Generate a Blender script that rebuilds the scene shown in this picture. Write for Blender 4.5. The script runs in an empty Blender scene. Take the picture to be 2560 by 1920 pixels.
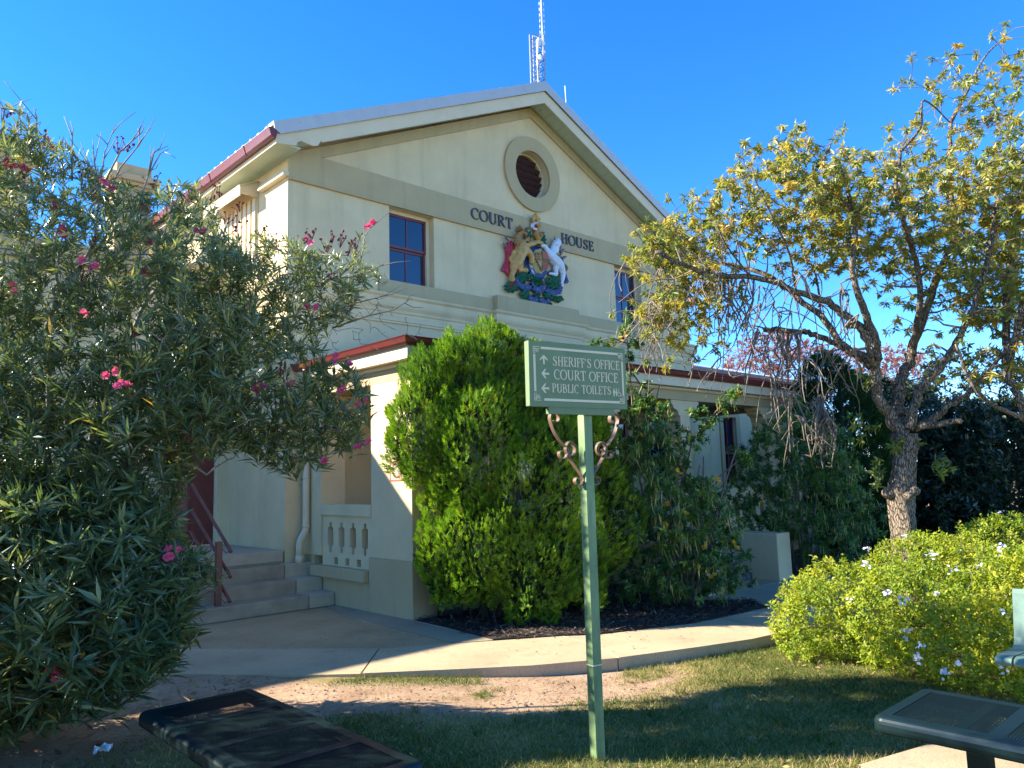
import bpy, math, random
import numpy as np
from mathutils import Vector, Matrix
from mathutils.geometry import tessellate_polygon

# ------------------------------------------------------------------ camera, sky, sun, exposure
sc = bpy.context.scene
cd = bpy.data.cameras.new('camera')
cd.sensor_fit = 'HORIZONTAL'
cd.sensor_width = 36.0
cd.lens = 26.898
cd.clip_start = 0.05
cd.clip_end = 2000.0
cam = bpy.data.objects.new('camera', cd)
sc.collection.objects.link(cam)
RAD = math.radians
cam.matrix_world = (Matrix.Translation((0, 0, 1.6)) @ Matrix.Rotation(RAD(-43.026), 4, 'Z')
                    @ Matrix.Rotation(RAD(97.001), 4, 'X') @ Matrix.Rotation(RAD(-1.573), 4, 'Z'))
sc.camera = cam

SUN = Vector((-1.0, 0.90, 0.78)).normalized()          # direction towards the sun
SUN_EL = math.asin(SUN.z)
SUN_ROT = math.atan2(SUN.x, SUN.y)

world = bpy.data.worlds.new("World")
sc.world = world
world.use_nodes = True
wt = world.node_tree
wt.nodes.clear()
w_out = wt.nodes.new('ShaderNodeOutputWorld')
w_bg = wt.nodes.new('ShaderNodeBackground')
w_sky = wt.nodes.new('ShaderNodeTexSky')
w_sky.sky_type = 'NISHITA'
w_sky.sun_disc = False
w_sky.sun_elevation = SUN_EL
w_sky.sun_rotation = SUN_ROT
w_sky.altitude = 200.0
w_sky.air_density = 0.68
w_sky.dust_density = 0.0
w_sky.ozone_density = 4.0
w_hs = wt.nodes.new('ShaderNodeHueSaturation')
w_hs.inputs['Hue'].default_value = 0.506
w_hs.inputs['Saturation'].default_value = 1.26
w_bg.inputs['Strength'].default_value = 0.15
wt.links.new(w_sky.outputs[0], w_hs.inputs['Color'])
wt.links.new(w_hs.outputs[0], w_bg.inputs[0])
wt.links.new(w_bg.outputs[0], w_out.inputs[0])

sd = bpy.data.lights.new('sun', 'SUN')
sd.energy = 5.0
sd.angle = RAD(0.53)
sd.color = (1.0, 0.93, 0.80)
sun = bpy.data.objects.new('sun', sd)
sun.rotation_euler = SUN.to_track_quat('Z', 'Y').to_euler()
sun.location = (-20, 20, 20)
sc.collection.objects.link(sun)

sc.view_settings.view_transform = 'Standard'
sc.view_settings.look = 'None'
sc.view_settings.gamma = 1.0
sc.view_settings.exposure = 1.72

# ------------------------------------------------------------------ measured plant outlines (across, height) and limb lines in metres
TB, OB, OB2, S1B, S2B, PKB, R2B = (8.2, 3.08, -0.06), (1.15, 5.75, 0.0), (1.6615, 6.29825, 0.0), (8.1, 5.75, 0.0), (11.9, 6.0, 0.0), (32.5, 19.0, 0.0), (9.4, 1.55, 0.0)
TREE_TRUNK = [(8.175, 3.103, 0.054), (8.2, 3.08, 0.519), (8.217, 3.065, 0.952), (8.214, 3.067, 1.231), (8.214, 3.067, 1.372), (8.244, 3.039, 1.552), (8.272, 3.013, 1.795), (8.275, 3.01, 1.937)]
TREE_LIMBS = [(0.085, 0.05, [(8.251, 3.032, 1.938), (8.183, 3.096, 2.126), (8.066, 3.136, 2.289), (7.995, 3.134, 2.449), (7.969, 3.09, 2.668), (7.923, 3.065, 2.845)]), (0.055, 0.02, [(7.923, 3.065, 2.845), (7.759, 3.082, 3.124), (7.609, 3.084, 3.336), (7.531, 3.089, 3.593), (7.524, 3.027, 3.83), (7.519, 3.031, 4.146), (7.479, 3.069, 4.504)]), (0.055, 0.022, [(7.921, 3.067, 2.804), (7.824, 3.157, 3.013), (7.679, 3.293, 3.172), (7.515, 3.377, 3.294), (7.259, 3.548, 3.389), (7.019, 3.635, 3.453), (6.753, 3.747, 3.499), (6.398, 3.941, 3.491), (6.156, 4.03, 3.549), (5.938, 4.097, 3.605), (5.83, 4.197, 3.687)]), (0.05, 0.02, [(7.959, 3.1, 2.689), (7.989, 3.413, 2.869), (8.018, 3.66, 3.25), (8.055, 3.899, 3.469), (8.045, 4.045, 3.657), (7.932, 4.287, 3.862), (7.858, 4.493, 3.952), (7.662, 4.812, 4.097), (7.547, 4.92, 4.3), (7.412, 5.046, 4.451), (7.292, 5.158, 4.568)]), (0.042, 0.036, [(8.166, 3.248, 2.641), (8.14, 3.41, 2.831), (8.109, 3.506, 2.902), (8.035, 3.644, 3.003), (7.955, 3.787, 3.074), (7.924, 3.884, 3.103), (7.747, 4.187, 3.155)]), (0.036, 0.03, [(7.889, 3.097, 2.621), (7.705, 3.063, 2.742), (7.502, 3.048, 2.942), (7.411, 3.064, 2.982), (7.299, 3.101, 2.975)]), (0.085, 0.06, [(8.334, 3.023, 1.939), (8.374, 3.055, 2.158), (8.42, 3.08, 2.305), (8.475, 3.097, 2.437), (8.588, 3.059, 2.607), (8.715, 3.01, 2.872)]), (0.06, 0.025, [(8.715, 3.01, 2.872), (8.983, 2.897, 3.371), (9.224, 2.808, 3.798), (9.49, 2.697, 4.24), (9.474, 2.712, 4.713), (9.491, 2.696, 5.096), (9.537, 2.653, 5.55)]), (0.03, 0.008, [(9.537, 2.653, 5.55), (9.673, 2.526, 5.843), (9.761, 2.444, 6.066), (9.888, 2.326, 6.344), (10.063, 2.162, 6.567)]), (0.045, 0.02, [(8.715, 3.01, 2.872), (8.378, 2.777, 3.266), (8.163, 2.704, 3.678), (7.89, 2.686, 3.992), (7.741, 2.688, 4.286), (7.689, 2.6, 4.653)]), (0.06, 0.028, [(8.262, 2.954, 1.995), (8.279, 2.87, 2.234), (8.277, 2.803, 2.39), (8.304, 2.71, 2.483), (8.302, 2.574, 2.628), (8.32, 2.421, 2.869), (8.351, 2.255, 3.245), (8.352, 2.118, 3.615), (8.445, 2.031, 4.096)]), (0.055, 0.035, [(8.407, 2.955, 1.99), (8.52, 2.782, 2.092), (8.544, 2.69, 2.197), (8.658, 2.516, 2.301)]), (0.045, 0.03, [(8.292, 2.858, 1.989), (8.26, 2.614, 2.028), (8.27, 2.468, 2.017)]), (0.035, 0.012, [(8.658, 2.516, 2.301), (8.722, 2.319, 2.528), (8.807, 2.103, 2.831), (9.012, 1.912, 3.191)]), (0.02, 0.008, [(7.519, 3.031, 4.146), (7.355, 3.184, 4.384), (7.249, 3.284, 4.513), (7.36, 3.18, 4.726), (7.42, 3.124, 4.896)]), (0.02, 0.008, [(7.689, 2.6, 4.653), (7.848, 2.452, 4.893), (7.896, 2.407, 5.181), (9.082, 2.531, 5.363)]), (0.018, 0.006, [(7.259, 3.548, 3.389), (6.946, 3.429, 3.67), (6.579, 3.362, 3.896), (6.392, 3.4, 4.174), (6.348, 3.44, 4.408)]), (0.018, 0.006, [(8.018, 3.66, 3.25), (8.397, 3.853, 3.797), (8.577, 4.095, 4.319), (8.648, 4.166, 4.851), (8.577, 4.232, 5.208)]), (0.016, 0.006, [(6.753, 3.747, 3.499), (6.24, 3.678, 3.677), (6.08, 3.691, 3.878)])]
TREE_CROWN = [(-2.559, 3.671), (-2.494, 4.146), (-2.311, 4.405), (-2.139, 4.444), (-1.982, 4.22), (-1.733, 4.477), (-1.739, 4.743), (-1.347, 4.866), (-1.159, 5.107), (-0.942, 5.146), (-0.742, 4.938), (-0.508, 5.201), (-0.408, 5.379), (-0.207, 5.193), (-0.019, 4.872), (0.214, 5.09), (0.216, 5.362), (0.551, 5.488), (0.458, 5.651), (0.676, 5.898), (0.906, 6.03), (1.048, 5.703), (1.239, 5.881), (1.504, 6.338), (2.076, 6.368), (1.792, 2.741), (1.429, 2.835), (1.115, 3.012), (0.875, 3.104), (0.504, 3.157), (0.274, 3.376), (-0.004, 3.556), (-0.29, 3.65), (-0.577, 3.744), (-0.913, 3.754), (-1.117, 3.846), (-1.319, 3.982), (-1.541, 3.815), (-1.664, 3.862), (-1.847, 3.608), (-2.036, 3.228), (-2.289, 3.192), (-2.451, 3.282)]
TREE_DENSE = [(-2.38, 3.882), (-2.109, 4.223), (-1.67, 4.475), (-1.258, 4.908), (-0.91, 4.988), (-0.404, 4.883), (0.109, 4.869), (0.673, 4.942), (1.327, 5.058), (1.987, 4.815), (1.798, 3.163), (1.168, 3.523), (0.431, 3.716), (-0.192, 3.82), (-0.819, 3.881), (-1.443, 4.029), (-2.09, 3.787)]
TREE_LEFT = [(-2.456, 4.058), (-2.158, 4.093), (-1.833, 3.866), (-1.722, 3.604), (-1.872, 3.181), (-1.975, 2.845), (-2.302, 2.939), (-2.451, 3.282)]
TREE_HANG = [[(7.98, 3.422, 2.869), (7.798, 3.524, 2.794), (7.683, 3.562, 2.601), (7.656, 3.588, 2.373), (7.666, 3.578, 2.186)], [(7.66, 3.584, 2.26), (7.527, 3.575, 2.081), (7.571, 3.601, 1.912), (7.503, 3.621, 1.741), (7.527, 3.708, 1.751)], [(7.678, 3.567, 2.273), (7.723, 3.532, 2.154), (7.719, 3.576, 2.039), (7.531, 3.525, 1.915), (7.614, 3.627, 1.936)], [(7.667, 3.577, 2.366), (7.798, 3.514, 2.173), (7.734, 3.486, 1.977), (7.797, 3.579, 1.792), (7.677, 3.568, 1.828)], [(7.684, 3.561, 2.351), (7.715, 3.567, 2.2), (7.522, 3.714, 2.051), (7.496, 3.69, 1.898), (7.5, 3.734, 1.914)], [(7.666, 3.578, 2.185), (7.791, 3.508, 1.991), (7.705, 3.641, 1.804), (7.788, 3.655, 1.611), (7.603, 3.637, 1.625)], [(7.678, 3.567, 2.328), (7.697, 3.646, 2.141), (7.668, 3.464, 1.936), (7.786, 3.589, 1.752), (7.664, 3.58, 1.737)], [(7.659, 3.585, 2.214), (7.728, 3.58, 2.132), (7.786, 3.571, 2.049), (7.862, 3.592, 1.968), (7.686, 3.559, 2.003)], [(7.667, 3.577, 2.356), (7.624, 3.648, 2.231), (7.541, 3.57, 2.093), (7.759, 3.643, 1.974), (7.624, 3.617, 2.008)], [(7.681, 3.564, 2.293), (7.691, 3.571, 2.12), (7.71, 3.657, 1.951), (7.607, 3.636, 1.775), (7.573, 3.665, 1.799)], [(7.662, 3.582, 2.31), (7.667, 3.554, 2.128), (7.658, 3.454, 1.943), (7.77, 3.528, 1.77), (7.694, 3.552, 1.751)], [(7.672, 3.572, 2.276), (7.63, 3.481, 2.121), (7.67, 3.623, 1.987), (7.8, 3.643, 1.844), (7.638, 3.605, 1.846)], [(7.673, 3.572, 2.306), (7.576, 3.607, 2.154), (7.636, 3.681, 2.011), (7.448, 3.588, 1.854), (7.548, 3.688, 1.883)], [(7.665, 3.579, 2.326), (7.664, 3.634, 2.183), (7.638, 3.555, 2.029), (7.649, 3.526, 1.882), (7.651, 3.592, 1.89)], [(7.682, 3.563, 2.337), (7.644, 3.523, 2.125), (7.556, 3.689, 1.93), (7.481, 3.624, 1.723), (7.526, 3.709, 1.756)], [(7.661, 3.583, 2.315), (7.654, 3.488, 2.109), (7.741, 3.588, 1.921), (7.623, 3.525, 1.722), (7.66, 3.584, 1.727)], [(7.667, 3.578, 2.287), (7.713, 3.638, 2.17), (7.765, 3.468, 2.036), (7.863, 3.579, 1.921), (7.678, 3.567, 1.908)], [(7.671, 3.573, 2.199), (7.567, 3.596, 2.055), (7.645, 3.622, 1.917), (7.594, 3.558, 1.772), (7.608, 3.632, 1.754)], [(7.678, 3.567, 2.228), (7.681, 3.431, 2.016), (7.681, 3.475, 1.819), (7.655, 3.507, 1.621), (7.673, 3.572, 1.632)], [(7.66, 3.583, 2.178), (7.63, 3.606, 2.067), (7.648, 3.554, 1.953), (7.559, 3.554, 1.842), (7.612, 3.629, 1.875)], [(7.655, 3.589, 2.209), (7.744, 3.54, 2.024), (7.667, 3.454, 1.835), (7.648, 3.501, 1.656), (7.688, 3.557, 1.668)], [(6.776, 3.864, 3.503), (6.71, 3.926, 3.315), (6.797, 3.845, 3.099), (6.845, 3.8, 2.926), (6.802, 3.84, 2.932)], [(7.663, 3.72, 3.052), (7.625, 3.756, 2.795), (7.453, 3.916, 2.513), (7.471, 3.9, 2.28), (7.455, 3.915, 2.33)], [(7.181, 3.934, 3.033), (7.122, 3.988, 2.856), (7.06, 4.046, 2.659), (7.044, 4.061, 2.499), (7.071, 4.036, 2.526)], [(7.033, 4.449, 3.668), (7.065, 4.419, 3.508), (6.951, 4.525, 3.334), (6.965, 4.512, 3.19), (7.004, 4.475, 3.237)], [(7.421, 4.221, 3.682), (7.401, 4.24, 3.49), (7.432, 4.21, 3.274), (7.392, 4.248, 3.103), (7.388, 4.251, 3.122)], [(7.254, 3.996, 3.608), (7.233, 4.016, 3.372), (7.134, 4.109, 3.113), (7.064, 4.174, 2.904), (7.118, 4.123, 2.93)], [(7.563, 3.762, 3.048), (7.5, 3.821, 2.802), (7.498, 3.822, 2.526), (7.438, 3.879, 2.306), (7.461, 3.857, 2.372)], [(7.57, 3.891, 3.07), (7.504, 3.953, 2.84), (7.646, 3.821, 2.576), (7.621, 3.845, 2.369), (7.56, 3.901, 2.382)], [(7.117, 3.679, 2.985), (7.159, 3.64, 2.856), (6.912, 3.87, 2.724), (6.955, 3.83, 2.607), (6.903, 3.879, 2.67)], [(7.271, 4.543, 3.727), (7.324, 4.494, 3.451), (7.326, 4.491, 3.148), (7.303, 4.514, 2.904), (7.341, 4.478, 2.906)], [(7.119, 3.688, 2.986), (7.141, 3.667, 2.79), (7.238, 3.576, 2.568), (7.163, 3.646, 2.395), (7.114, 3.693, 2.42)], [(7.025, 3.875, 3.006), (6.981, 3.916, 2.763), (6.927, 3.966, 2.493), (6.899, 3.993, 2.274), (6.93, 3.964, 2.302)], [(7.109, 4.123, 3.611), (7.044, 4.184, 3.424), (7.035, 4.192, 3.213), (7.028, 4.199, 3.043), (7.087, 4.144, 3.072)], [(7.713, 4.021, 3.106), (7.73, 4.006, 2.949), (7.772, 3.966, 2.772), (7.762, 3.976, 2.631), (7.762, 3.975, 2.682)], [(7.834, 3.897, 3.1), (7.884, 3.851, 2.943), (7.667, 4.053, 2.779), (7.657, 4.063, 2.64), (7.653, 4.067, 2.696)], [(7.106, 4.354, 3.66), (7.073, 4.385, 3.488), (6.934, 4.515, 3.3), (6.971, 4.481, 3.143), (6.998, 4.455, 3.217)], [(7.439, 4.41, 3.725), (7.44, 4.409, 3.474), (7.343, 4.5, 3.199), (7.372, 4.473, 2.973), (7.336, 4.507, 2.976)], [(7.149, 4.007, 3.593), (7.116, 4.037, 3.408), (7.054, 4.095, 3.203), (7.003, 4.143, 3.038), (6.963, 4.18, 3.114)], [(7.583, 4.25, 3.714), (7.617, 4.218, 3.48), (7.557, 4.274, 3.223), (7.537, 4.292, 3.015), (7.538, 4.292, 3.073)], [(8.001, 4.031, 3.14), (7.986, 4.045, 2.941), (8.025, 4.01, 2.716), (8.06, 3.976, 2.535), (8.029, 4.005, 2.594)], [(7.172, 3.823, 3.014), (7.118, 3.873, 2.75), (7.232, 3.767, 2.449), (7.257, 3.744, 2.21), (7.223, 3.776, 2.263)], [(7.912, 3.984, 3.123), (7.872, 4.022, 2.846), (7.775, 4.112, 2.54), (7.775, 4.112, 2.291), (7.805, 4.085, 2.297)], [(6.827, 4.302, 3.604), (6.827, 4.302, 3.349), (6.756, 4.368, 3.067), (6.719, 4.403, 2.839), (6.66, 4.457, 2.867)], [(7.318, 4.156, 3.652), (7.371, 4.107, 3.442), (7.171, 4.293, 3.218), (7.18, 4.285, 3.031), (7.186, 4.279, 3.04)], [(7.451, 4.445, 3.734), (7.498, 4.401, 3.487), (7.21, 4.67, 3.225), (7.268, 4.616, 3.003), (7.326, 4.561, 3.031)], [(7.659, 3.962, 3.091), (7.668, 3.954, 2.841), (7.605, 4.012, 2.565), (7.545, 4.069, 2.344), (7.518, 4.093, 2.403)], [(7.278, 3.548, 2.982), (7.266, 3.56, 2.762), (7.244, 3.58, 2.518), (7.255, 3.569, 2.321), (7.283, 3.543, 2.369)], [(7.443, 4.102, 3.089), (7.391, 4.151, 2.933), (7.544, 4.008, 2.751), (7.474, 4.073, 2.612), (7.494, 4.055, 2.621)], [(7.837, 3.856, 3.094), (7.843, 3.851, 2.94), (7.766, 3.924, 2.773), (7.749, 3.939, 2.635), (7.77, 3.92, 2.67)], [(7.33, 4.323, 3.689), (7.358, 4.297, 3.527), (7.157, 4.484, 3.355), (7.144, 4.497, 3.21), (7.176, 4.467, 3.237)], [(6.688, 4.001, 3.518), (6.681, 4.008, 3.34), (6.763, 3.931, 3.138), (6.794, 3.902, 2.976), (6.827, 3.872, 3.0)], [(7.398, 4.336, 3.703), (7.368, 4.364, 3.505), (7.452, 4.286, 3.279), (7.387, 4.347, 3.103), (7.338, 4.392, 3.126)], [(7.157, 4.501, 3.699), (7.106, 4.548, 3.55), (7.198, 4.462, 3.378), (7.244, 4.42, 3.24), (7.236, 4.427, 3.299)], [(7.194, 3.672, 2.992), (7.169, 3.695, 2.761), (7.155, 3.708, 2.504), (7.191, 3.675, 2.294), (7.196, 3.67, 2.335)]]
TREE_DROOP = [(-2.69, 3.545), (-2.015, 3.612), (-1.476, 3.511), (-1.027, 3.327), (-0.47, 2.972), (-0.304, 2.464), (-0.631, 1.978), (-0.897, 1.7), (-1.081, 1.99), (-1.342, 2.368), (-1.829, 2.506), (-2.241, 2.518), (-2.559, 2.777)]
TREE_LOWR = [(0.331, 3.546), (1.725, 3.25), (1.713, 2.409), (1.119, 2.259), (0.82, 2.558), (0.461, 2.694), (0.326, 3.034)]
OLE_OUT = [(-1.092, 4.014), (-0.553, 4.172), (-0.328, 4.078), (-0.196, 4.176), (-0.024, 4.041), (0.144, 3.95), (0.344, 3.744), (0.538, 3.625), (0.678, 3.508), (0.838, 3.617), (1.001, 3.612), (1.128, 3.355), (1.305, 3.239), (1.39, 2.961), (1.341, 2.635), (1.296, 2.156), (1.196, 1.897), (0.937, 1.826), (0.838, 1.648), (0.821, 1.317), (0.876, 1.189), (1.057, 1.109), (1.034, 1.009), (0.947, 0.888), (0.94, 0.666), (0.869, 0.497), (0.72, 0.453), (0.648, 0.334), (0.476, 0.242), (0.324, 0.294), (0.126, 0.227), (-0.095, 0.161), (-0.817, 0.133)]
OLE_RIGHT = [(0.472, 3.823), (0.688, 3.914), (0.881, 3.618), (1.131, 3.483), (1.317, 3.477), (1.628, 3.357), (1.813, 3.463), (2.045, 3.441), (2.013, 3.172), (1.843, 2.925), (1.63, 2.714), (1.676, 2.558), (1.888, 2.491), (2.024, 2.334), (1.978, 2.032), (1.842, 1.886), (1.618, 1.773), (1.424, 1.734), (1.274, 1.753), (1.093, 1.907), (0.853, 1.913), (0.551, 1.981), (0.406, 2.872)]
OLE_LOW = [(-0.937, 1.825), (0.001, 1.8), (0.526, 1.656), (0.819, 1.393), (0.904, 1.088), (0.913, 0.74), (0.819, 0.498), (0.474, 0.29), (-0.097, 0.185), (-0.819, 0.157)]
OLE_BARE = [(1.283, 2.964), (1.71, 3.117), (2.166, 2.939), (2.432, 2.822), (2.403, 2.66), (2.084, 2.588), (1.713, 2.598), (1.394, 2.688)]
OLE_TWIGS = [[(1.367, 5.548, 3.212), (1.385, 5.531, 3.631), (1.401, 5.515, 3.887), (1.452, 5.468, 4.086)], [(1.427, 5.765, 3.45), (1.54, 5.66, 3.856), (1.639, 5.567, 4.031), (1.626, 5.579, 4.151)], [(1.423, 5.632, 3.672), (1.507, 5.554, 3.93), (1.616, 5.452, 4.072), (1.625, 5.443, 4.107)], [(1.358, 5.42, 3.563), (1.322, 5.453, 3.787), (1.312, 5.462, 3.928)], [(1.581, 5.485, 3.407), (1.654, 5.417, 3.749), (1.712, 5.363, 3.907), (1.756, 5.322, 3.943)], [(1.654, 5.417, 3.749), (1.681, 5.392, 3.923), (1.751, 5.326, 3.964)], [(1.031, 5.724, 3.995), (1.031, 5.724, 4.094), (1.015, 5.739, 4.166)], [(1.244, 5.663, 3.693), (1.234, 5.672, 4.008), (1.189, 5.714, 4.154)], [(0.881, 6.001, 4.051), (0.885, 5.997, 4.195), (0.896, 5.987, 4.238)], [(2.946, 5.169, 2.783), (3.149, 4.979, 2.87), (3.296, 4.842, 2.911), (3.398, 4.747, 3.002)], [(2.808, 5.228, 2.84), (3.032, 5.02, 2.956), (3.212, 4.852, 3.012), (3.302, 4.768, 3.087)], [(2.827, 5.142, 3.138), (3.051, 4.934, 3.16), (3.185, 4.809, 3.249)], [(2.939, 5.038, 3.165), (3.062, 4.923, 3.317), (3.078, 4.908, 3.474), (3.119, 4.87, 3.552)]]
OLE_STEMS = [[(1.131, 5.768, 0.279), (1.197, 5.843, 1.153), (1.208, 5.833, 1.935), (1.202, 5.838, 2.693), (1.223, 5.819, 2.97), (1.218, 5.823, 3.421)], [(1.202, 5.838, 2.693), (1.089, 5.807, 3.002), (1.0, 5.89, 3.282)], [(1.218, 5.823, 2.803), (1.29, 5.756, 3.051), (1.45, 5.744, 3.362), (1.606, 5.598, 3.677)], [(1.227, 5.815, 0.275), (1.499, 5.835, 1.232), (1.715, 5.77, 1.854), (1.928, 5.708, 2.197), (2.173, 5.616, 2.527), (2.495, 5.52, 2.851), (2.833, 5.274, 2.882)], [(1.233, 5.946, 0.224), (1.543, 5.93, 1.389), (1.851, 5.779, 1.855), (2.139, 5.647, 1.967), (2.503, 5.513, 2.025), (2.791, 5.313, 2.049), (2.991, 5.126, 1.981)], [(1.506, 5.828, 1.664), (1.83, 5.389, 1.811), (2.03, 5.203, 1.696), (2.186, 5.057, 1.825)], [(1.092, 5.668, 0.259), (0.9, 5.983, 1.424), (0.818, 6.06, 2.47), (0.842, 6.037, 3.288)], [(1.121, 5.503, 0.308), (1.224, 5.134, 0.962), (1.359, 4.871, 1.194), (1.561, 4.682, 1.187)], [(1.262, 6.192, 0.146), (1.654, 6.374, 2.275), (1.914, 6.267, 3.037), (2.182, 6.018, 3.546), (2.462, 5.757, 3.47)], [(1.893, 5.604, 2.186), (2.297, 5.637, 2.786), (2.559, 5.392, 3.211), (2.872, 5.101, 3.324)], [(1.086, 5.536, 0.309), (0.974, 5.094, 0.997), (1.086, 4.853, 1.328)], [(2.503, 5.513, 2.025), (2.701, 5.26, 1.776), (2.961, 5.018, 1.855)]]
OLE_FLOWERS = [(1.11, 5.787, 3.984), (1.132, 5.767, 3.94), (1.383, 5.396, 3.626), (1.166, 5.598, 3.46), (1.168, 5.46, 3.233), (1.171, 5.457, 3.26), (1.66, 5.411, 3.476), (1.969, 5.26, 3.386), (1.269, 5.229, 3.012), (1.571, 5.084, 2.973), (1.636, 5.296, 3.229), (1.205, 5.015, 2.639), (1.322, 4.906, 2.277), (1.381, 4.851, 2.21), (2.325, 5.064, 2.27), (2.305, 5.083, 2.243), (2.522, 5.017, 2.305), (2.804, 4.891, 2.5), (2.889, 4.811, 2.453), (2.857, 4.841, 2.249), (2.952, 4.753, 2.144), (2.951, 4.753, 1.865), (3.113, 4.849, 3.567), (2.702, 4.849, 1.747), (1.153, 5.132, 0.57), (1.701, 4.826, 1.201), (1.665, 4.859, 1.214), (2.637, 4.91, 2.837), (0.915, 5.559, 2.857), (0.937, 5.949, 3.805), (1.001, 5.889, 3.802), (1.366, 5.548, 3.576), (2.565, 4.84, 3.325)]
OLE_DEAD = [(0.901, 5.982, 4.209), (1.084, 5.812, 4.0), (0.963, 5.924, 3.733), (1.005, 5.885, 3.674), (1.291, 5.618, 3.763), (1.322, 5.59, 3.747), (1.496, 5.564, 3.974), (1.546, 5.517, 3.986), (1.718, 5.493, 3.761), (1.73, 5.483, 3.701), (1.916, 5.308, 3.665), (2.01, 5.221, 3.632), (2.101, 5.273, 3.714), (2.145, 5.232, 3.518), (2.188, 5.192, 3.457), (2.207, 5.174, 3.605), (2.358, 5.17, 3.457), (2.444, 5.09, 3.364), (2.592, 4.951, 3.388), (2.635, 4.912, 3.416), (2.741, 4.812, 3.382), (2.784, 4.772, 3.351), (2.827, 4.733, 3.289), (2.869, 4.693, 3.332), (2.71, 4.842, 3.323), (2.36, 5.168, 3.247), (2.742, 4.812, 3.113), (1.26, 5.374, 2.99), (1.301, 5.336, 3.201), (2.114, 5.124, 2.765), (2.176, 5.067, 2.707), (1.505, 5.145, 2.589), (1.547, 5.106, 2.407), (1.778, 4.891, 1.941), (1.181, 5.106, 0.58), (1.199, 5.089, 0.546), (1.323, 4.974, 0.608), (2.472, 5.064, 2.422), (2.171, 5.207, 2.332)]
CON_LOBES = [(5.16, 7.088, 1.898, 0.355, 0.302, 0.387), (5.59, 7.028, 2.624, 0.491, 0.418, 0.515), (5.796, 6.904, 2.719, 0.518, 0.44, 0.471), (6.381, 6.632, 2.531, 0.409, 0.348, 0.481), (6.076, 6.78, 3.038, 0.438, 0.372, 0.5), (5.863, 6.91, 2.724, 0.615, 0.523, 0.615), (5.404, 7.064, 2.267, 0.578, 0.492, 0.671), (5.821, 6.813, 1.957, 0.795, 0.676, 0.889), (6.521, 6.638, 2.49, 0.535, 0.455, 0.778), (5.473, 7.069, 1.143, 0.326, 0.277, 0.512), (5.391, 6.94, 0.708, 0.403, 0.342, 0.549), (5.738, 6.684, 0.868, 0.552, 0.469, 0.69), (6.166, 6.354, 0.671, 0.648, 0.551, 0.648), (6.288, 6.513, 1.432, 0.804, 0.684, 1.041), (7.043, 6.425, 1.799, 0.646, 0.549, 0.944), (7.054, 6.278, 1.022, 0.541, 0.46, 0.983), (6.643, 6.251, 0.497, 0.523, 0.445, 0.523)]
DCON_LOBES = [(14.274, 6.518, 3.216, 0.569, 0.483, 0.606), (14.429, 6.374, 2.522, 0.948, 0.805, 0.986), (14.637, 6.317, 1.537, 0.916, 0.779, 1.374), (14.593, 6.221, 0.645, 0.758, 0.644, 0.91)]
SENNA1 = [(-0.784, 0.066), (-0.659, 0.646), (-0.731, 1.29), (-0.651, 1.94), (-0.583, 2.345), (-0.423, 2.494), (-0.17, 2.436), (-0.025, 2.278), (0.06, 1.971), (0.167, 1.615), (0.392, 1.559), (0.531, 1.355), (0.697, 1.201), (0.757, 0.952), (0.785, 0.607), (0.866, 0.313), (0.504, 0.08), (0.295, -0.107), (-0.203, -0.189), (-0.497, -0.134)]
SENNA1_UP = [[(7.931, 6.044, 1.025), (7.846, 6.123, 1.785), (7.835, 6.134, 2.556), (7.822, 6.146, 3.079), (7.813, 6.154, 3.609)], [(7.841, 6.128, 3.289), (7.672, 6.286, 3.375), (7.557, 6.393, 3.353)], [(8.153, 5.7, 1.268), (8.209, 5.511, 2.012), (8.406, 5.328, 2.307), (8.663, 5.088, 2.678)], [(8.205, 5.515, 1.021), (8.358, 5.235, 1.554), (8.587, 5.023, 1.792)], [(7.901, 6.072, 2.295), (8.061, 5.923, 2.548), (8.107, 5.88, 2.754)], [(7.847, 6.122, 2.921), (7.918, 6.057, 2.761), (8.026, 5.955, 2.627)]]
SENNA1_TUFT = [(7.813, 6.154, 3.609), (7.827, 6.141, 3.449), (7.9, 6.074, 3.34), (7.773, 6.192, 3.53), (7.672, 6.286, 3.375), (7.564, 6.387, 3.342), (7.837, 6.132, 3.184), (7.817, 6.151, 2.922), (7.84, 6.129, 2.712), (7.912, 6.062, 2.605), (8.008, 5.972, 2.654), (7.948, 6.028, 2.552), (8.663, 5.088, 2.678), (8.584, 5.162, 2.579), (8.525, 5.217, 2.505), (8.224, 5.498, 2.364), (8.328, 5.401, 2.209), (8.404, 5.329, 2.281), (8.605, 5.006, 1.791), (8.553, 5.054, 1.843), (8.62, 4.991, 1.742), (7.89, 5.809, 2.326), (7.949, 5.754, 2.425), (8.162, 5.418, 2.056), (8.269, 5.319, 2.002)]
SENNA1_FL = [(7.699, 6.124, 3.337), (7.573, 5.831, 2.07), (7.776, 5.506, 2.006), (7.735, 5.544, 1.862), (7.587, 5.681, 1.722), (8.561, 5.047, 2.566), (7.621, 5.513, 1.233), (7.797, 5.349, 1.094), (7.585, 5.547, 1.009), (7.599, 5.534, 0.938), (7.703, 5.437, 0.934), (8.286, 5.029, 0.72), (7.91, 5.243, 0.74), (8.303, 5.014, 0.696), (7.975, 5.183, 0.39), (8.128, 5.177, 1.509), (7.505, 5.622, 0.731), (7.708, 6.116, 3.368), (7.748, 5.395, 1.616), (8.232, 5.08, 1.076)]
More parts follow.
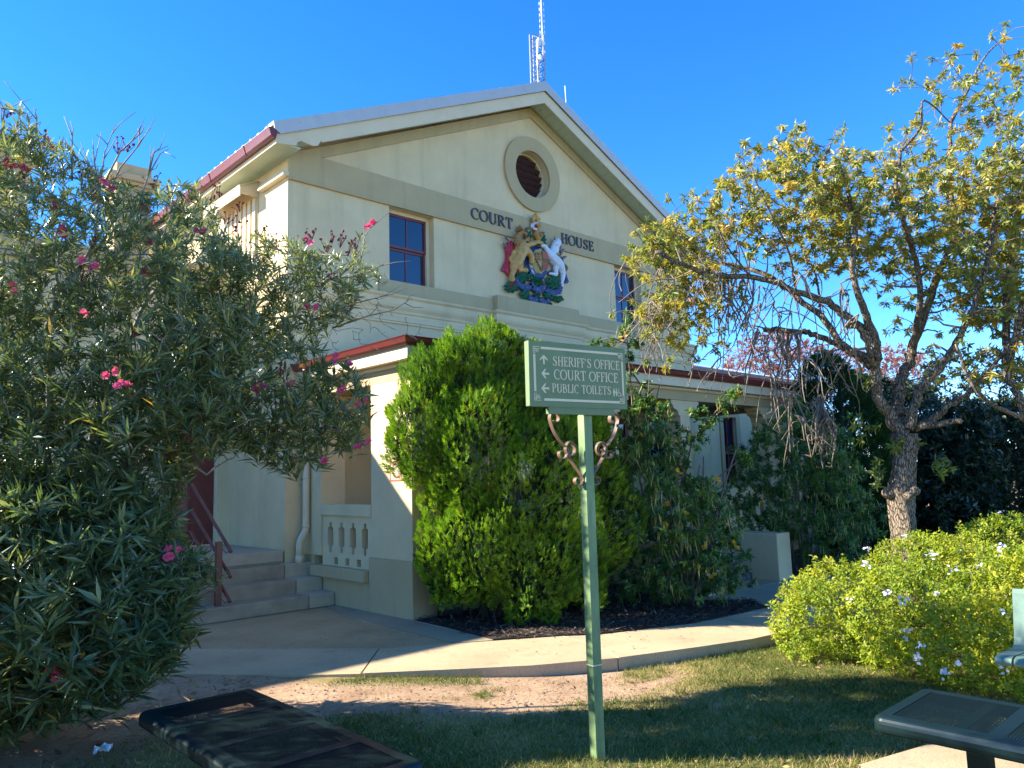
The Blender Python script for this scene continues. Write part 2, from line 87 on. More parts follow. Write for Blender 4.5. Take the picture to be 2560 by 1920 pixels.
SENNA2 = [(-1.1, 1.214), (-0.922, 1.983), (-0.645, 2.236), (-0.366, 2.491), (-0.165, 2.551), (0.171, 2.673), (0.478, 2.402), (0.784, 2.132), (0.802, 1.548), (1.034, 1.22), (1.238, 0.959), (1.179, 0.643), (0.853, 0.589), (0.753, 0.151), (0.473, -0.154), (0.032, -0.08), (-0.096, 0.362), (-0.366, 0.622), (-0.807, 0.76)]
SENNA2_FL = [(11.457, 6.003, 2.21), (11.447, 5.739, 1.663), (11.878, 5.337, 2.021), (11.457, 6.003, 1.766), (11.511, 5.679, 1.167), (11.715, 5.489, 1.56), (11.189, 6.116, 0.594), (11.703, 5.5, 0.55), (11.838, 5.374, 0.545), (11.653, 5.82, 2.394), (12.211, 5.3, 1.172), (12.373, 5.149, 1.029), (11.077, 6.221, 1.09)]
PLUM_CHECK = []
REDTREE = [(-0.905, 6.139), (-0.455, 7.281), (0.154, 7.845), (1.134, 8.207), (2.28, 8.175), (3.764, 7.551), (5.653, 7.305), (7.764, 7.44), (9.215, 6.627), (9.036, 4.718), (-0.974, 4.994)]
DARK1 = [(-0.089, 0.171), (0.112, 1.506), (0.63, 2.516), (1.356, 2.927), (1.966, 2.996), (2.342, 2.468), (2.388, 1.275), (2.098, 0.112)]
DARK4 = [(0.821, -0.024), (1.141, 2.825), (1.714, 3.718), (2.847, 3.992), (3.787, 3.256), (4.091, 2.244), (3.863, -0.106)]
DARK2 = [(-0.31, 0.03), (-0.098, 2.183), (0.461, 3.179), (1.267, 2.972), (2.205, 3.131), (2.819, 2.103), (2.563, -0.048)]
DARK3 = [(-0.246, 3.434), (0.95, 4.507), (2.203, 4.919), (3.475, 4.437), (4.227, 3.31), (3.981, 1.146), (-0.436, 1.267)]
TREE2_LIMBS = [(0.06, 0.04, [(9.178, 1.758, 0.065), (9.122, 1.809, 1.047), (8.981, 1.941, 1.749), (8.837, 2.075, 2.109), (8.797, 2.113, 2.329), (8.749, 2.157, 2.535), (8.896, 2.157, 3.055), (9.11, 2.094, 3.747), (9.256, 1.958, 4.433)]), (0.032, 0.015, [(8.984, 1.938, 1.788), (8.598, 2.025, 2.026), (8.161, 2.159, 2.157), (7.938, 2.231, 2.313), (7.891, 2.274, 2.45), (7.84, 2.322, 2.726)]), (0.05, 0.02, [(8.749, 2.157, 2.535), (8.569, 1.915, 3.131), (8.79, 1.709, 3.759), (8.908, 1.599, 4.487)])]
TREE2_CROWN = [(-1.073, 3.785), (-0.932, 4.372), (-0.66, 4.62), (-0.169, 4.606), (0.444, 4.248), (0.582, 3.406), (0.24, 2.6), (-0.383, 2.377), (-0.792, 2.629), (-1.02, 3.122)]
# ------------------------------------------------------------------ helpers
COL = sc.collection
rng = np.random.default_rng(11)
random.seed(5)
ORG = {}


def tag(o, label, cat, group=None):
    o['label'] = label
    o['category'] = cat
    if group:
        o['group'] = group
    return o


def struct(o, kind='structure'):
    o['kind'] = kind
    return o


def thing(name, loc, label, cat, group=None):
    o = bpy.data.objects.new(name, None)
    o.empty_display_size = 0.2
    COL.objects.link(o)
    o.location = loc
    ORG[o.name] = Vector(loc)
    return tag(o, label, cat, group)


def link(name, me, parent=None, origin=None):
    """link a mesh whose coordinates are already relative to its thing's origin"""
    o = bpy.data.objects.new(name, me)
    COL.objects.link(o)
    if parent is not None:
        o.parent = parent
        ORG[o.name] = ORG[parent.name]
    else:
        o.location = origin or (0, 0, 0)
        ORG[o.name] = Vector(origin or (0, 0, 0))
    return o


class MB:
    """collects faces (in world metres) that become ONE mesh object"""

    def __init__(s):
        s.v = []
        s.f = []

    def add(s, vs, fs):
        n = len(s.v)
        s.v.extend([tuple(p) for p in vs])
        s.f.extend([tuple(i + n for i in f) for f in fs])
        return s

    def box(s, x0, x1, y0, y1, z0, z1):
        return s.add([(x0, y0, z0), (x1, y0, z0), (x1, y1, z0), (x0, y1, z0), (x0, y0, z1), (x1, y0, z1), (x1, y1, z1), (x0, y1, z1)],
                     [(0, 3, 2, 1), (4, 5, 6, 7), (0, 1, 5, 4), (1, 2, 6, 5), (2, 3, 7, 6), (3, 0, 4, 7)])

    def obox(s, c, u, v, w):
        c, u, v, w = map(Vector, (c, u, v, w))
        vs = [c + a * u + b * v + d * w for d in (-1, 1) for a, b in ((-1, -1), (1, -1), (1, 1), (-1, 1))]
        return s.add(vs, [(0, 3, 2, 1), (4, 5, 6, 7), (0, 1, 5, 4), (1, 2, 6, 5), (2, 3, 7, 6), (3, 0, 4, 7)])

    def plate(s, outer, holes, fn, d0, d1):
        """flat plate with holes; fn(u, v, d) -> xyz, solid between depths d0 and d1"""
        rings = [outer] + list(holes)
        flat = [p for r in rings for p in r]
        tris = tessellate_polygon([[Vector((p[0], p[1], 0)) for p in r] for r in rings])
        n = len(flat)
        vs = [fn(p[0], p[1], d0) for p in flat] + [fn(p[0], p[1], d1) for p in flat]
        fs = [tuple(t) for t in tris] + [tuple(i + n for i in reversed(t)) for t in tris]
        k = 0
        for r in rings:
            m = len(r)
            for i in range(m):
                a, b = k + i, k + (i + 1) % m
                fs.append((a, b, b + n, a + n))
            k += m
        return s.add(vs, fs)

    def sweep(s, prof, path, closed=False, cap=True):
        """prof: (outward offset, z) points; path: xy points, outward = right-hand side of travel"""
        m = len(path)
        P = [Vector(p) for p in path]
        vs = []
        for i in range(m):
            a = (P[i] - P[i - 1]).normalized() if (i > 0 or closed) else None
            b = (P[(i + 1) % m] - P[i]).normalized() if (i < m - 1 or closed) else None
            a = a or b
            b = b or a
            na, nb = Vector((a.y, -a.x)), Vector((b.y, -b.x))
            nn = (na + nb).normalized()
            nn = nn / max(0.3, nn.dot(na))
            for o, z in prof:
                vs.append((P[i].x + nn.x * o, P[i].y + nn.y * o, z))
        k = len(prof)
        fs = []
        for i in range(m if closed else m - 1):
            for j in range(k):
                a, b = i * k + j, i * k + (j + 1) % k
                c, d = ((i + 1) % m) * k + (j + 1) % k, ((i + 1) % m) * k + j
                fs.append((a, b, c, d))
        if cap and not closed:
            fs.append(tuple(range(k))[::-1])
            fs.append(tuple((m - 1) * k + j for j in range(k)))
        return s.add(vs, fs)

    def tube(s, pts, rad, n=6, cap=True):
        P = [Vector(p) for p in pts]
        m = len(P)
        if not hasattr(rad, '__len__'):
            rad = [rad] * m
        if len(rad) == 2 and m != 2:
            rad = [rad[0] + (rad[1] - rad[0]) * i / (m - 1) for i in range(m)]
        vs = []
        ref = None
        for i in range(m):
            t = (P[min(i + 1, m - 1)] - P[max(i - 1, 0)])
            if t.length < 1e-9:
                t = Vector((0, 0, 1))
            t.normalize()
            if ref is None:
                ref = Vector((1, 0, 0)) if abs(t.x) < .8 else Vector((0, 1, 0))
            ref = (ref - t * ref.dot(t))
            if ref.length < 1e-6:
                ref = t.orthogonal()
            ref.normalize()
            bi = t.cross(ref)
            for j in range(n):
                a = 2 * math.pi * j / n
                vs.append(P[i] + (ref * math.cos(a) + bi * math.sin(a)) * rad[i])
        fs = []
        for i in range(m - 1):
            for j in range(n):
                fs.append((i * n + j, i * n + (j + 1) % n, (i + 1) * n + (j + 1) % n, (i + 1) * n + j))
        if cap:
            fs.append(tuple(range(n))[::-1])
            fs.append(tuple((m - 1) * n + j for j in range(n)))
        return s.add(vs, fs)

    def ball(s, c, r, seg=12, rings=8, rot=None):
        c = Vector(c)
        r = r if hasattr(r, '__len__') else (r, r, r)
        vs = []
        fs = []
        for i in range(rings + 1):
            th = math.pi * i / rings
            for j in range(seg):
                ph = 2 * math.pi * j / seg
                p = Vector((r[0] * math.sin(th) * math.cos(ph), r[1] * math.sin(th) * math.sin(ph), r[2] * math.cos(th)))
                if rot is not None:
                    p = rot @ p
                vs.append(c + p)
        for i in range(rings):
            for j in range(seg):
                fs.append((i * seg + j, (i + 1) * seg + j, (i + 1) * seg + (j + 1) % seg, i * seg + (j + 1) % seg))
        return s.add(vs, fs)

    def build(s, name, mt, parent=None, origin=None, bevel=0, smooth=False, remesh=0, seg=2):
        o3 = ORG[parent.name] if parent is not None else Vector(origin or (0, 0, 0))
        me = bpy.data.meshes.new(name)
        me.from_pydata([(p[0] - o3[0], p[1] - o3[1], p[2] - o3[2]) for p in s.v], [], s.f)
        me.materials.append(mt)
        if smooth:
            me.polygons.foreach_set('use_smooth', [True] * len(me.polygons))
        me.update()
        o = link(name, me, parent, origin)
        if remesh:
            md = o.modifiers.new('remesh', 'REMESH')
            md.mode = 'VOXEL'
            md.voxel_size = remesh
            md.use_smooth_shade = True
            sm = o.modifiers.new('smooth', 'SMOOTH')
            sm.iterations = 3
        if bevel:
            md = o.modifiers.new('bevel', 'BEVEL')
            md.width = bevel
            md.segments = seg
            md.limit_method = 'ANGLE'
            md.angle_limit = RAD(35)
        return o


# ------------------------------------------------------------------ materials
class NT:
    def __init__(s, name):
        s.m = bpy.data.materials.new(name)
        s.m.use_nodes = True
        s.t = s.m.node_tree
        s.b = s.t.nodes['Principled BSDF']
        s.o = s.t.nodes['Material Output']

    def n(s, kind, **kw):
        nd = s.t.nodes.new('ShaderNode' + kind)
        for k, v in kw.items():
            if hasattr(nd, k):
                setattr(nd, k, v)
            else:
                nd.inputs[k.replace('_', ' ')].default_value = v
        return nd

    def l(s, a, b):
        s.t.links.new(a, b)

    def noise(s, scale, detail=4, rough=.55, coord='Object', stretch=None):
        tc = s.n('TexCoord')
        nz = s.n('TexNoise')
        nz.inputs['Scale'].default_value = scale
        nz.inputs['Detail'].default_value = detail
        nz.inputs['Roughness'].default_value = rough
        src = tc.outputs[coord]
        if stretch:
            mp = s.n('Mapping')
            mp.inputs['Scale'].default_value = stretch
            s.l(src, mp.inputs['Vector'])
            src = mp.outputs[0]
        s.l(src, nz.inputs['Vector'])
        return nz.outputs['Fac']

    def ramp(s, fac, stops):
        r = s.n('ValToRGB')
        e = r.color_ramp.elements
        while len(e) < len(stops):
            e.new(0.5)
        for k, (p, c) in zip(e, stops):
            k.position = p
            k.color = tuple(c) + (1,) if len(c) == 3 else c
        s.l(fac, r.inputs[0])
        return r.outputs[0]

    def mix(s, fac, a, b, mode='MIX'):
        x = s.n('MixRGB', blend_type=mode)
        for sock, val in ((x.inputs[0], fac), (x.inputs[1], a), (x.inputs[2], b)):
            if hasattr(val, 'links') or hasattr(val, 'is_linked'):
                s.l(val, sock)
            elif hasattr(val, '__len__'):
                sock.default_value = tuple(val) + (1,) if len(val) == 3 else val
            else:
                sock.default_value = val
        return x.outputs[0]

    def bump(s, h, strength=.3, dist=.01):
        bp = s.n('Bump')
        bp.inputs['Strength'].default_value = strength
        bp.inputs['Distance'].default_value = dist
        s.l(h, bp.inputs['Height'])
        s.l(bp.outputs[0], s.b.inputs['Normal'])


def mul(c, k):
    return tuple(min(1, x * k) for x in c)


def paint(name, col, rough=.6, var=.12, scale=6.0, bump=.15, bscale=60, metal=0.0, stains=None, spec=.4):
    t = NT(name)
    t.b.inputs['Roughness'].default_value = rough
    t.b.inputs['Metallic'].default_value = metal
    t.b.inputs['Specular IOR Level'].default_value = spec
    base = t.ramp(t.noise(scale, 6, .6), [(.3, mul(col, 1 - var)), (.7, mul(col, 1 + var * .6))])
    if stains:
        sc_, amount, stretch = stains
        f = t.noise(sc_, 5, .65, 'Object', stretch)
        base = t.mix(t.ramp(f, [(.52, (0, 0, 0)), (.78, (amount,) * 3)]), base, mul(col, .45))
    t.l(base, t.b.inputs['Base Color'])
    if bump:
        t.bump(t.noise(bscale, 3, .6), bump, .004)
    return t.m


def plain(name, col, rough=.5, metal=0.0):
    return paint(name, col, rough, .06, 20, 0, 60, metal)


def leafmat(name, stops, rough=.4, trans=.4, tcol=None, spec=.5):
    t = NT(name)
    a = t.n('Attribute')
    a.attribute_name = 'rnd'
    col = t.ramp(a.outputs['Fac'], stops)
    t.l(col, t.b.inputs['Base Color'])
    t.b.inputs['Roughness'].default_value = rough
    t.b.inputs['Specular IOR Level'].default_value = spec
    tr = t.n('BsdfTranslucent')
    tc = t.mix(1.0, col, tcol or (1.3, 1.25, .55), 'MULTIPLY')
    t.l(tc, tr.inputs[0])
    mx = t.n('MixShader')
    mx.inputs[0].default_value = trans
    t.l(t.b.outputs[0], mx.inputs[1])
    t.l(tr.outputs[0], mx.inputs[2])
    t.l(mx.outputs[0], t.o.inputs[0])
    return t.m


# ------------------------------------------------------------------ leaves and branches (numpy)
def norm(a):
    return a / np.maximum(np.linalg.norm(a, axis=-1, keepdims=True), 1e-9)


def leaves(name, P, D, N, L, W, rnd, mt, parent=None, origin=None, fold=.18, droop=.12, wide=.42):
    """one mesh of folded lanceolate leaves"""
    n = len(P)
    L = np.broadcast_to(np.asarray(L, float), (n,))[:, None]
    W = np.broadcast_to(np.asarray(W, float), (n,))[:, None]
    D = norm(D)
    S = norm(np.cross(D, N))
    N = norm(np.cross(S, D))
    mid = P + D * L * .48 - N * (droop * L * .25)
    tip = P + D * L - N * (droop * L)
    bl = P + D * L * wide - S * W * .5 + N * fold * W
    br = P + D * L * wide + S * W * .5 + N * fold * W
    V = np.stack([P, bl, mid, br, tip], 1).reshape(-1, 3)
    o3 = np.array(ORG[parent.name] if parent is not None else (origin or (0, 0, 0)))
    V = V - o3
    F = np.array([[0, 2, 1], [1, 2, 4], [0, 3, 2], [2, 3, 4]])
    idx = (np.arange(n)[:, None, None] * 5 + F[None]).reshape(-1)
    me = bpy.data.meshes.new(name)
    me.vertices.add(n * 5)
    me.vertices.foreach_set('co', V.astype(np.float32).ravel())
    nf = n * 4
    me.loops.add(nf * 3)
    me.loops.foreach_set('vertex_index', idx.astype(np.int32))
    me.polygons.add(nf)
    me.polygons.foreach_set('loop_start', (np.arange(nf) * 3).astype(np.int32))
    me.polygons.foreach_set('loop_total', np.full(nf, 3, np.int32))
    at = me.attributes.new('rnd', 'FLOAT', 'POINT')
    at.data.foreach_set('value', np.repeat(np.asarray(rnd, np.float32), 5))
    me.materials.append(mt)
    me.update(calc_edges=True)
    return link(name, me, parent, origin)


def rdir(n, up=0.0, r=None):
    r = r or rng
    d = r.normal(size=(n, 3))
    d = norm(d)
    d[:, 2] += up
    return norm(d)


def inpoly(px, py, poly):
    poly = np.asarray(poly)
    ins = np.zeros(len(px), bool)
    j = len(poly) - 1
    for i in range(len(poly)):
        xi, yi = poly[i]
        xj, yj = poly[j]
        c = ((yi > py) != (yj > py)) & (px < (xj - xi) * (py - yi) / (yj - yi + 1e-12) + xi)
        ins ^= c
        j = i
    return ins


def edgedist(px, py, poly):
    poly = np.asarray(poly, float)
    d = np.full(len(px), 1e9)
    for i in range(len(poly)):
        a, b = poly[i], poly[(i + 1) % len(poly)]
        ab = b - a
        t = np.clip(((px - a[0]) * ab[0] + (py - a[1]) * ab[1]) / (ab @ ab + 1e-12), 0, 1)
        d = np.minimum(d, np.hypot(px - a[0] - t * ab[0], py - a[1] - t * ab[1]))
    return d


RT = np.array([.731, -.682, 0.])     # horizontal axis of the view the outlines were measured in
FW = np.array([.682, .731, 0.])


def volume_pts(n, poly, base, depth, r=None, shell=0.0, bias=0.0):
    """points inside a crown: a measured outline in the plane (across, height) through the plant's foot,
    given thickness +-depth that shrinks to nothing at the outline"""
    r = r or rng
    poly = np.asarray(poly, float)
    lo, hi = poly.min(0), poly.max(0)
    out = []
    while sum(len(o) for o in out) < n:
        a = r.uniform(lo[0], hi[0], 4000)
        z = r.uniform(lo[1], hi[1], 4000)
        k = inpoly(a, z, poly)
        a, z = a[k], z[k]
        e = edgedist(a, z, poly)
        th = depth * np.minimum(1, np.sqrt(e / (depth * .7)) + .08)
        u = r.uniform(-1, 1, len(a))
        if shell:
            u = np.sign(u) * np.abs(u) ** (1 / (1 + shell))
        u = u * th + bias * th
        out.append(np.array(base)[None] * np.array([1, 1, 0]) + a[:, None] * RT + u[:, None] * FW + z[:, None] * np.array([0, 0, 1]))
    P = np.concatenate(out)[:n]
    return P


def grow(mb, nodes, radii, targets, r=None, r_tip=.004, step=.14, bend=.25, sag=0.0, n=4, thick=.55, from_low=True):
    """connect every target point to the nearest part of the growing skeleton with a bent twig"""
    r = r or rng
    N = [np.array(p, float) for p in nodes]
    R = list(radii)
    A = np.array(N)
    dirs = []
    d0 = np.min(np.linalg.norm(targets[:, None] - A[None], axis=2), axis=1)
    order = np.argsort(d0)
    arr = np.zeros((len(A) + len(targets) * 6 + 10, 3))
    arr[:len(A)] = A
    cnt = len(A)
    ends = np.zeros((len(targets), 3))
    for ti in order:
        t = targets[ti]
        v = arr[:cnt] - t
        cost = np.linalg.norm(v, axis=1)
        if from_low:
            cost = cost + np.maximum(0, v[:, 2]) * .7
        k = int(np.argmin(cost))
        a = arr[k].copy()
        ln = np.linalg.norm(t - a)
        if ln < 1e-4:
            ends[ti] = (0, 0, 1)
            continue
        m = max(2, min(6, int(ln / step) + 1))
        off = r.normal(size=3) * bend * ln * .5
        off[2] -= sag * ln
        pts = []
        for i in range(m + 1):
            s = i / m
            pts.append(a * (1 - s) + t * s + off * (4 * s * (1 - s)) * .5)
        r0 = max(r_tip * 1.2, min(R[k] * thick, r_tip * 3.5 + ln * .006))
        rr = [r0 + (r_tip - r0) * i / m for i in range(m + 1)]
        mb.tube(pts, rr, n, cap=False)
        for i in range(1, m + 1):
            if cnt < len(arr):
                arr[cnt] = pts[i]
                cnt += 1
                R.append(rr[i])
        e = pts[-1] - pts[-2]
        ends[ti] = e / (np.linalg.norm(e) + 1e-9)
    return ends


def whorls(P, D, n, spread, L, jit, r=None):
    """n leaves around each shoot tip P with axis D; returns base, dir, normal"""
    r = r or rng
    m = len(P)
    D = norm(D)
    a = np.where(np.abs(D[:, 2:3]) < .9, np.array([[0, 0, 1.]]), np.array([[1., 0, 0]]))
    X = norm(np.cross(D, a))
    Y = np.cross(D, X)
    th = r.uniform(0, 2 * np.pi, (m, n))
    sp = spread[0] + (spread[1] - spread[0]) * r.uniform(0, 1, (m, n))
    rad = X[:, None] * np.cos(th)[..., None] + Y[:, None] * np.sin(th)[..., None]
    d = D[:, None] * np.cos(sp)[..., None] + rad * np.sin(sp)[..., None]
    d = d + r.normal(size=d.shape) * jit
    back = r.uniform(-1, 0, (m, n, 1)) * L
    B = P[:, None] + D[:, None] * back
    nn = D[:, None] * np.sin(sp)[..., None] - rad * np.cos(sp)[..., None]
    nn = nn + r.normal(size=d.shape) * .35
    return B.reshape(-1, 3), norm(d.reshape(-1, 3)), norm(nn.reshape(-1, 3))


def ellipsoids(n, lobes, r=None, surf=.0):
    """points in a union of ellipsoids (cx,cy,cz,rx,ry,rz); surf>0 pushes them outwards; also outward normals"""
    r = r or rng
    lobes = np.asarray(lobes, float)
    vol = lobes[:, 3] * lobes[:, 4] * lobes[:, 5]
    area = vol ** (2 / 3)
    pr = area / area.sum()
    P = np.zeros((0, 3))
    Nn = np.zeros((0, 3))
    while len(P) < n:
        k = r.choice(len(lobes), size=n, p=pr)
        u = norm(r.normal(size=(n, 3)))
        rad = r.uniform(0, 1, (n, 1)) ** (1 / (3 + surf * 12))
        p = lobes[k, :3] + u * rad * lobes[k, 3:]
        nrm = norm(u / lobes[k, 3:])
        ok = np.ones(n, bool)
        if surf > 0:
            for i, lb in enumerate(lobes):
                q = np.linalg.norm((p - lb[:3]) / lb[3:], axis=1)
                ok &= ~((q < .82) & (k != i))
        P = np.concatenate([P, p[ok]])
        Nn = np.concatenate([Nn, nrm[ok]])
    return P[:n], Nn[:n]


# ------------------------------------------------------------------ ground, paths, mulch
def sstep(a, b, x):
    t = np.clip((x - a) / (b - a), 0, 1)
    return t * t * (3 - 2 * t)


def vnoise(x, y, seed=0):
    """smooth value noise"""
    def h(i, j):
        n = np.sin(i * 127.1 + j * 311.7 + seed * 74.7) * 43758.5453
        return n - np.floor(n)
    i, j = np.floor(x), np.floor(y)
    fx, fy = x - i, y - j
    fx, fy = fx * fx * (3 - 2 * fx), fy * fy * (3 - 2 * fy)
    return (h(i, j) * (1 - fx) + h(i + 1, j) * fx) * (1 - fy) + (h(i, j + 1) * (1 - fx) + h(i + 1, j + 1) * fx) * fy


def fbm(x, y, seed=0, o=4):
    s, a, f = 0, .5, 1
    for k in range(o):
        s = s + a * vnoise(x * f, y * f, seed + k * 13)
        a *= .5
        f *= 2.03
    return s


PATH_FRONT = np.array([(1.6, 8.1), (2.56, 6.97), (3.08, 6.29), (3.54, 5.87), (4.23, 5.27), (4.73, 4.90), (5.41, 4.52), (6.21, 4.24), (6.84, 4.04), (7.32, 3.96), (9.5, 3.6), (13, 3.2)])


def front_dist(x, y):
    """distance of a point from the path's front edge, positive on the lawn side"""
    d = np.full(np.shape(x), 1e9)
    sgn = np.ones(np.shape(x))
    for a, b in zip(PATH_FRONT[:-1], PATH_FRONT[1:]):
        ab = b - a
        t = np.clip(((x - a[0]) * ab[0] + (y - a[1]) * ab[1]) / (ab @ ab), 0, 1)
        dx, dy = x - a[0] - t * ab[0], y - a[1] - t * ab[1]
        q = np.hypot(dx, dy)
        cr = ab[0] * dy - ab[1] * dx
        up = q < d
        d = np.where(up, q, d)
        sgn = np.where(up, np.where(cr < 0, 1., -1.), sgn)
    return d * sgn


def gz(x, y):
    x, y = np.asarray(x, float), np.asarray(y, float)
    drop = .095 * sstep(2.9, 5.3, x) + .012
    fd = front_dist(x, y)
    drop = drop * sstep(-.6, -.2, fd) + (1 - sstep(-.6, -.2, fd)) * .03
    drop = drop - .045 * sstep(.1, 1.2, fd) * sstep(3.4, 5.0, x)
    return -drop + (fbm(x * 1.3, y * 1.3, 3) - .5) * .03 * sstep(.0, .5, fd)


def grassiness(x, y):
    """1 where turf grows, 0 on the bare worn soil along the path"""
    fd = front_dist(x, y)
    n = fbm(x * 1.1, y * 1.1, 5)
    m = fbm(x * 3.5, y * 3.5, 9)
    bare = 1.25 - sstep(4.9, 6.3, x) * 1.4 + (n - .5) * 1.3
    g = sstep(-.35, .40, fd - bare + (m - .5) * 1.0)
    tuft = sstep(.60, .72, fbm(x * 1.9, y * 1.9, 21)) * .8
    edge = sstep(.42, .10, fd) * sstep(.42, .58, fbm(x * 1.5, y * 1.5, 31)) * .85
    g = np.maximum(g, np.maximum(tuft, edge) * sstep(2.9, 3.4, x))
    leaf = np.exp(-(((x - 1.2) / 1.2) ** 2 + ((y - 6.0) / 1.0) ** 2)) * 1.4
    g = g * np.clip(1 - leaf, 0, 1)
    return np.where(fd > 0, g, 0)


xs = np.concatenate([[-600, -200, -80, -40, -20, -12, -8], np.arange(-5, 1, .25), np.arange(1, 9, .06), np.arange(9, 17, .25), [18, 20, 24, 30, 45, 80, 200, 600]])
ys = np.concatenate([[-600, -200, -80, -40, -20, -8, -4], np.arange(-2, .5, .25), np.arange(.5, 7.5, .06), np.arange(7.5, 13, .25), [14, 16, 20, 30, 45, 80, 200, 600]])
GX, GY = np.meshgrid(xs, ys)
GZ = gz(GX, GY)
nx, ny = len(xs), len(ys)
me = bpy.data.meshes.new('ground')
V = np.stack([GX, GY, GZ], -1).reshape(-1, 3)
ii = (np.arange(ny - 1)[:, None] * nx + np.arange(nx - 1)[None]).ravel()
F = np.stack([ii, ii + 1, ii + nx + 1, ii + nx], 1)
me.from_pydata(V.tolist(), [], F.tolist())
at = me.attributes.new('turf', 'FLOAT', 'POINT')
at.data.foreach_set('value', grassiness(GX, GY).ravel().astype(np.float32))
me.polygons.foreach_set('use_smooth', [True] * len(me.polygons))
t = NT('soil_and_turf')
a = t.n('Attribute')
a.attribute_name = 'turf'
soil = t.ramp(t.noise(2.2, 8, .7), [(.3, (.34, .21, .12)), (.5, (.50, .33, .20)), (.72, (.62, .44, .28))])
soil = t.mix(t.ramp(t.noise(28, 4, .7), [(.45, (0, 0, 0)), (.75, (.6,) * 3)]), soil, (.20, .12, .07))
turf = t.ramp(t.noise(5, 8, .75), [(.3, (.12, .115, .03)), (.5, (.28, .24, .08)), (.7, (.46, .36, .15))])
c = t.mix(a.outputs['Fac'], soil, turf)
t.l(c, t.b.inputs['Base Color'])
t.b.inputs['Roughness'].default_value = .95
t.b.inputs['Specular IOR Level'].default_value = .1
t.bump(t.noise(45, 6, .75), .8, .03)
me.materials.append(t.m)
ground = struct(link('ground', me))


def concrete(name, stops, fine=.55):
    t = NT(name)
    base = t.ramp(t.noise(1.6, 7, .62), stops)
    sp = t.ramp(t.noise(140, 2, .6), [(.35, (.72,) * 3), (.65, (1.12,) * 3)])
    base = t.mix(1.0, base, sp, 'MULTIPLY')
    st = t.ramp(t.noise(3.2, 6, .7, 'Object', (1, 1, 1)), [(.53, (0, 0, 0)), (.74, (fine,) * 3)])
    base = t.mix(st, base, (.16, .12, .08))
    t.l(base, t.b.inputs['Base Color'])
    t.b.inputs['Roughness'].default_value = .9
    t.b.inputs['Specular IOR Level'].default_value = .2
    t.bump(t.noise(120, 4, .7), .35, .004)
    return t.m


MC1 = concrete('path_concrete', [(.25, (.39, .29, .165)), (.5, (.51, .385, .225)), (.75, (.58, .45, .275))])
MC2 = concrete('exposed_aggregate', [(.25, (.33, .225, .115)), (.5, (.45, .315, .165)), (.75, (.53, .385, .21))], .5)
MC3 = concrete('old_grey_concrete', [(.25, (.28, .22, .14)), (.5, (.385, .305, .20)), (.75, (.46, .37, .245))], .4)


def slab(name, polys, mt, top=0.0, thick=.13, shrink=.006):
    mb = MB()
    for k, poly in enumerate(polys):
        c = np.mean(poly, 0)
        q = [(p[0] + (c[0] - p[0]) * shrink, p[1] + (c[1] - p[1]) * shrink) for p in poly]
        mb.plate(q, [], lambda u, v, d: (u, v, d), top + .001 * (k % 2), top - thick)
    return struct(mb.build(name, mt, bevel=.008))


slab('path', [[(1.6, 8.1), (2.56, 6.97), (3.08, 6.29), (3.58, 5.80), (4.22, 6.50), (3.04, 7.92), (2.3, 8.9)],
              [(3.58, 5.80), (4.23, 5.27), (4.73, 4.90), (5.41, 4.52), (5.66, 5.02), (5.78, 5.53), (4.95, 6.05), (4.22, 6.50)],
              [(5.41, 4.52), (6.21, 4.24), (6.84, 4.04), (7.32, 3.96), (7.6, 4.88), (7.15, 4.89), (6.01, 5.32), (5.78, 5.53), (5.66, 5.02)],
              [(7.32, 3.96), (9.5, 3.6), (13, 3.2), (13, 4.3), (10.4, 4.5), (8.5, 4.77), (7.6, 4.88)]], MC1)
slab('forecourt', [[(2.3, 8.9), (3.04, 7.92), (4.22, 6.50), (4.86, 6.12), (4.84, 6.87), (4.95, 8.2), (5.17, 9.3), (2.3, 9.3)]], MC2, -.003)
slab('porch_kerb', [[(4.86, 6.12), (5.18, 5.93), (5.24, 6.6), (5.295, 7.40), (5.295, 9.2), (5.17, 9.2), (4.95, 8.2), (4.84, 6.87)]], MC3, .004)
slab('entrance_path', [[(8.5, 4.77), (10.4, 4.5), (13, 4.3), (13, 5.1), (11.2, 5.65), (10.9, 5.80), (9.0, 5.85), (8.35, 6.2), (8.1, 6.0), (8.9, 5.2)]], MC3, -.02)
slab('bench_slab', [[(4.30, 1.95), (5.3, 1.68), (6.0, -.8), (3.4, -.9)]], MC1, .012)
slab('far_path', [[(12.5, 7.6), (19, 6.6), (22, 7.2), (22, 8.4), (13, 9.2)]], MC3, .01)

# bark mulch bed in front of the porch
t = NT('bark_mulch')
b_ = t.ramp(t.noise(30, 6, .75), [(.3, (.012, .008, .006)), (.55, (.045, .028, .018)), (.75, (.11, .07, .045))])
t.l(b_, t.b.inputs['Base Color'])
t.b.inputs['Roughness'].default_value = .9
t.bump(t.noise(55, 6, .8), 1.0, .03)
MULCH = t.m
BED = [(5.19, 5.94), (5.78, 5.54), (6.02, 5.33), (7.16, 4.90), (8.48, 4.78), (8.85, 5.2), (8.05, 6.0), (8.3, 6.3), (8.88, 5.9), (8.88, 7.44), (5.30, 7.42)]
mb = MB()
mb.plate(BED, [], lambda u, v, d: (u, v, d), .012, -.1)
struct(mb.build('mulch_bed', MULCH))
BED2 = [(9.0, 5.6), (11.25, 5.5), (13, 5.0), (22, 6.2), (22, 6.6), (12.5, 7.3), (11.25, 7.4), (11.22, 5.8)]
mb = MB()
mb.plate([(11.22, 5.78), (13, 5.2), (16, 5.6), (18, 6.5), (12.5, 7.5), (11.22, 7.44)], [], lambda u, v, d: (u, v, d), .0, -.1)
struct(mb.build('shrub_bed', MULCH))


